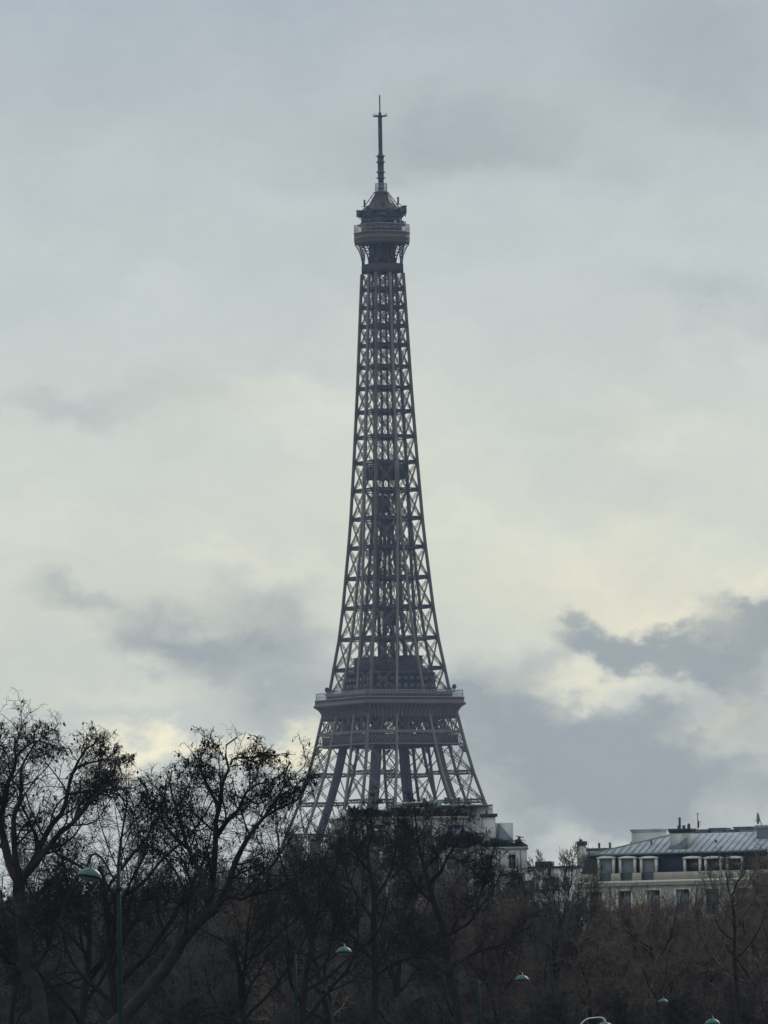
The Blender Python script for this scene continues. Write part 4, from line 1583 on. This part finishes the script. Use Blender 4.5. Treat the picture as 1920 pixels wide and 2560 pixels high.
# single trees one can tell apart
LV_C = [(7, 7, 28, 65, .46, .45, .022, .18, .16, 4, .12),
        (7, 5, 28, 70, .54, .55, .014, .24, .08, 3, .1),
        (6, 4, 25, 70, .56, .6, .010, .28, 0.02, 3, .1),
        (3, 3, 25, 70, .8, .7, .0075, .26, -.05, 3, .1)]
GC = 'dark forked trees below the tower'
limb_tree('dark bare tree with a slim upright trunk right under the tower', 430, 937, [
    ([(937, 'base'), (937, 2540), (938, 2440), (934, 2330), (935, 2250), (926, 2180)], .24, .12),
    ([(926, 2182), (918, 2130, .5), (930, 2080, 1), (925, 2020, 1)], .10, .02),
    ([(935, 2250), (975, 2180, -.8), (990, 2110, -1.2), (985, 2040, -1.4)], .09, .02),
    ([(934, 2300), (890, 2230, .8), (860, 2160, 1.4), (845, 2090, 1.6)], .09, .02),
    ([(937, 2420), (985, 2350, 1), (1010, 2280, 1.5), (1035, 2200, 1.8)], .09, .02),
    ([(937, 2410), (890, 2350, -1), (840, 2300, -1.5), (810, 2220, -1.8)], .09, .02),
    ([(938, 2440), (1000, 2400, -1), (1060, 2380, -1.4), (1120, 2330, -1.6)], .08, .02),
    ([(926, 2180), (890, 2130, -1), (880, 2080, -1.4), (892, 2040, -1.5)], .07, .02)], .24, LV_C, 51, GC, .13, 1, M_TWIG, M_BARK)
limb_tree('dark bare tree with a thick trunk forking into a wide V before the terraced building', 450, 1150, [
    ([(1155, 'base'), (1144, 2524), (1123, 2440), (1112, 2340), (1085, 2260), (1072, 2215)], .30, .14),
    ([(1072, 2218), (1066, 2190, .4), (1047, 2123, .8), (1039, 2073, 1), (1034, 2000, 1)], .12, .02),
    ([(1072, 2215), (1090, 2190, -.4), (1104, 2180, -.6), (1119, 2144, -.8), (1150, 2100, -1), (1160, 2050, -1)], .12, .02),
    ([(1112, 2340), (1170, 2310, -.8), (1190, 2280, -1.2), (1230, 2230, -1.6), (1260, 2170, -1.6)], .09, .02),
    ([(1190, 2285, -1), (1200, 2240, -.4), (1225, 2200, 0), (1280, 2215, .4)], .05, .015),
    ([(1119, 2144, -.8), (1145, 2150, 0), (1190, 2160, .6), (1235, 2195, 1)], .05, .015),
    ([(1123, 2440), (1080, 2400, 1), (1040, 2370, 1.5), (1000, 2310, 2)], .09, .02),
    ([(1120, 2420), (1190, 2380, 1), (1260, 2360, 1.5), (1310, 2300, 2)], .09, .02),
    ([(1085, 2260), (1040, 2210, 1), (1010, 2150, 1.6), (1000, 2080, 1.8)], .09, .02)], .30, LV_C, 52, GC, .13, 1, M_TWIG, M_BARK)
limb_tree('tall dark bare tree with a long straight trunk at the right, before the slate mansard', 470, 1840, [
    ([(1840, 'base'), (1843, 2500), (1834, 2400), (1838, 2320), (1830, 2240)], .17, .07),
    ([(1831, 2250), (1818, 2215, .5), (1816, 2180, .8), (1800, 2150, 1)], .055, .012),
    ([(1830, 2242), (1842, 2205, -.5), (1860, 2185, -.8), (1868, 2150, -1)], .055, .012),
    ([(1838, 2320), (1862, 2285, .8), (1890, 2240, 1.4), (1897, 2180, 1.6)], .055, .012),
    ([(1835, 2350), (1800, 2320, -.8), (1782, 2270, -1.2), (1772, 2220, -1.4)], .055, .012),
    ([(1838, 2310), (1815, 2285, 1), (1790, 2240, 1.5), (1785, 2190, 1.6)], .045, .012),
    ([(1834, 2400), (1870, 2370, -1), (1905, 2310, -1.4), (1925, 2240, -1.6)], .055, .012),
    ([(1836, 2440), (1795, 2410, 1), (1755, 2350, 1.4), (1740, 2280, 1.6)], .055, .012),
    ([(1832, 2270), (1850, 2250, 1), (1875, 2205, 1.6), (1885, 2160, 1.8)], .04, .012)], .17, [(7, 6, 25, 55, .46, .5, .016, .16, .25, 4, .15), (5, 4, 25, 55, .54, .55, .012, .2, .2, 3, .1), (4, 3, 20, 55, .6, .6, .01, .22, .15, 3, .1), (2, 3, 20, 55, .65, .75, .009, .22, .1, 3, .15)], 53, GC, .0, 1, M_TWIGB, M_BARK)

GB = 'bare trees in the dense belt below the rooftops'
named = [
    (KD, 330, 1890, 395, 'bare tree with tangled hanging twigs between the two big plane trees on the left'),
    (KD, 175, 2050, 410, 'dark bare tree close behind the big swan necked street lamp'),
    (KD, 745, 2010, 420, 'dark bare tree right before the left leg of the tower'),
    (KF, 830, 2060, 470, 'brown bare tree left of the slim upright trunk under the tower'),
    (KF, 1352, 2110, 560, 'bare tree with a pale twiggy top in the gap between the two buildings'),
    (KR, 1255, 2235, 520, 'reddish bare tree before the right end of the terraced building'),
    (KR, 1660, 2215, 540, 'slim reddish bare tree before the middle windows of the cream building'),
    (KR, 1480, 2320, 560, 'reddish bare tree before the left end of the cream building'),
    (KR, 1930, 2150, 560, 'reddish bare tree reaching the roof at the right edge of the view'),
    (KD, 640, 2170, 400, 'dark bare tree behind the leaning trunk of the wide plane tree'),
    (KR, 700, 2190, 560, 'reddish bare tree above the lamp in the lower middle'),
    (KD, 20, 2170, 450, 'dark bare tree behind the trunk at the left edge'),
]
for i, (k, px, yt, D, lab) in enumerate(named):
    plant(k, i, px, yt, D, lab, GB, rr.uniform(0, 6.28))
for i, (k, px, yt, D, lab) in enumerate((
        (KF, 880, 2040, 620, 'fine twigged brown tree rising left of the slim upright trunk'),
        (KF, 985, 2012, 640, 'fine twigged brown tree rising between the two forked trunks'),
        (KR, 790, 2085, 600, 'reddish fine twigged tree under the left leg of the tower'),
        (KF, 1100, 2100, 660, 'fine twigged brown tree behind the wide V fork'),
        (KF, 560, 2130, 620, 'fine twigged brown tree behind the crown of the leaning plane tree'),
        (KF, 400, 2120, 640, 'fine twigged brown tree behind the left side of the leaning plane tree'),
        (KR, 1535, 2222, 590, 'reddish tree before the window below the second and third dormers'),
        (KR, 1690, 2228, 595, 'reddish tree before the window right of the cream wall centre'),
        (KR, 1885, 2215, 600, 'reddish tree just right of the tall straight trunk'),
        (KR, 1590, 2240, 600, 'reddish tree standing between two windows of the cream building'),
        (KR, 1770, 2245, 610, 'reddish tree before the right hand windows of the cream building'))):
    plant(k, i, px, yt, D, lab, GB, rr.uniform(0, 6.28))
# evergreens closing the view behind the plane trees
rg_ = np.random.default_rng(77)
tb, st = TB(), TB()
NC = 60
cc = unit(rg_.normal(0, 1, (NC, 3))) * (rg_.random((NC, 1)) ** .4) * np.array((4.2, 4.0, 7.5)) + np.array((0, 0, 8.6))
wh = rg_.integers(0, NC, 16000)
pp = cc[wh] + unit(rg_.normal(0, 1, (16000, 3))) * (rg_.random((16000, 1)) ** .5) * np.array((1.7, 1.7, 1.3))
pp = pp[pp[:, 2] > .3]
tb.pods(pp, .42, rg_, .3)
st.tubes(np.array([[(0, 0, 0), (.1, 0, 5), (0, .1, 11)]], float), np.array([[.3, .22, .08]]), 8)
EVM = tb.mesh('crown', M_LEAF)
EVT = st.mesh('trunk', M_BARK)
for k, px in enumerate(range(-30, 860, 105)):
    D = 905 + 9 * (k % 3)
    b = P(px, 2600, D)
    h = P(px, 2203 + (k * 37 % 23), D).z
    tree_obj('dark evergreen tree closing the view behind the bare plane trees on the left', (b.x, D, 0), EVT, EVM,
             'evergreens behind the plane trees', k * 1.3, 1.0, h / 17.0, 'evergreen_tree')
KS = [grow_tree(sd_, 8, .5, 14, LVF, M_TWIGL, M_BARK, 0, .06, .12, .25) for sd_ in (71, 72)]
k = 0
for D, step, ya in ((520, 150, 2440), (720, 110, 2420)):
    px = -30
    while px < 1980:
        plant(KS, k, px, ya + rr.uniform(-25, 35), D + rr.uniform(-20, 20), 'low spreading bare tree at the foot of the belt along the bottom edge',
              'low trees at the foot of the belt', rr.uniform(0, 6.28))
        px += step * rr.uniform(.8, 1.2)
        k += 1
LBL = {'D': 'dark bare tree deep in the tangled belt of trees along the bottom left',
       'F': 'brown bare tree deep in the dense belt of trees along the bottom middle',
       'R': 'reddish bare tree deep in the dense belt of trees along the bottom right'}
i = 0
for (D0, D1, step, y0, y1) in ((600, 680, 95, 2215, 2290), (800, 900, 72, 2225, 2275)):
    px = -40 + step * .4 * (D0 > 700)
    while px < 1990:
        yt = rr.uniform(y0, y1) + rr.choice((-28, 0, 0, 22))
        if px < 800:
            yt -= 30
        elif px > 1380:
            yt += rr.uniform(5, 60)
        k = 'D' if px < 560 else ('F' if px < 1180 else 'R')
        kk = {'D': KF, 'F': KF if i % 3 else KR, 'R': KR if i % 4 else KF}[k]
        plant(kk, i + (1 if D0 > 700 else 0), px, yt, rr.uniform(D0, D1), LBL[k], 'trees deep in the ' + {'D': 'left', 'F': 'middle', 'R': 'right'}[k] + ' of the belt', rr.uniform(0, 6.28))
        px += step * rr.uniform(.8, 1.2)
        i += 1


# ------------------------------------------------------------------ hedges on the terraces
def hedge(label, fc, px0, px1, py0, py1, d, m, seed, n=2600, name='terrace_hedge'):
    rg = np.random.default_rng(seed)
    xm, ym = (px0 + px1) / 2, (py0 + py1) / 2
    a, b = fc.at(px0, ym, d)[0], fc.at(px1, ym, d)[0]
    z1, z0 = fc.at(xm, py0, d)[1], fc.at(xm, py1, d)[1]
    w = fc.o + fc.e * ((a + b) / 2) + fc.n * d
    t = empty(name, label, 'hedge', (w.x, w.y, z0), fc.a)
    tb = TB()
    h = z1 - z0
    nb = max(3, int((b - a) / .7))
    cx = np.linspace(-(b - a) / 2 + .3, (b - a) / 2 - .3, nb)
    which = rg.integers(0, nb, n)
    hh = h * (.4 + .75 * rg.random(nb))
    p = rg.normal(0, 1, (n, 3))
    p = unit(p) * (rg.random((n, 1)) ** .4)
    p = p * np.stack([np.full(n, .5 if h < 2.5 else .8), np.full(n, .45 if h < 2.5 else .9), hh[which] * .5], 1)
    p[:, 0] += cx[which]
    p[:, 2] += hh[which] * .5
    tb.pods(p, .2 if h < 2.5 else .4, rg, .2)
    o = bpy.data.objects.new('foliage', tb.mesh('foliage', m))
    COL.objects.link(o)
    o.parent = t
    st = TB()
    c = np.stack([cx, np.zeros(nb), np.zeros(nb)], 1)
    pts = np.stack([c, c + np.array((0, 0, 1)) * (hh * .7)[:, None]], 1)
    st.tubes(pts, np.full((nb, 2), .03), 4)
    o = bpy.data.objects.new('stem', st.mesh('stem', M_BARK))
    COL.objects.link(o)
    o.parent = t
    return t


hedge('green hedge beside the chimney on the right end of the roof terrace', Mf, 1212, 1302, 2097, 2122, 1.2, M_LEAF, 61)
hedge('dull clipped hedge along the upper terrace before the tower legs', Mf, 872, 1010, 2018, 2043, 2.8, M_LEAFD, 62, 3600)
hedge('dark shrubs on the terrace left of the zinc dormer', Mf, 1015, 1165, 2016, 2044, 2.9, M_LEAFD, 63, 3600)
hedge('tall dark shrubs before the zinc dormer wall', Mf, 1098, 1172, 2075, 2122, 1.6, M_LEAFD, 64, 3600)

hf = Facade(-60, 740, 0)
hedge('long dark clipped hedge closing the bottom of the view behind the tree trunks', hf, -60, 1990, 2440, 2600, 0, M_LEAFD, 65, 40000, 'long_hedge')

# ------------------------------------------------------------------ haze
hz_ = MB()
hz_.box(-900, 900, -60, 3150, -1, 420)
hm = bpy.data.materials.new('haze_air')
hm.use_nodes = True
hm.node_tree.nodes.clear()
pv = hm.node_tree.nodes.new('ShaderNodeVolumePrincipled')
pv.inputs['Color'].default_value = (.58, .73, 1.0, 1)
pv.inputs['Density'].default_value = 0.000048
oo = hm.node_tree.nodes.new('ShaderNodeOutputMaterial')
hm.node_tree.links.new(pv.outputs[0], oo.inputs['Volume'])
ho = hz_.build('haze', hm)
ho['kind'] = 'stuff'
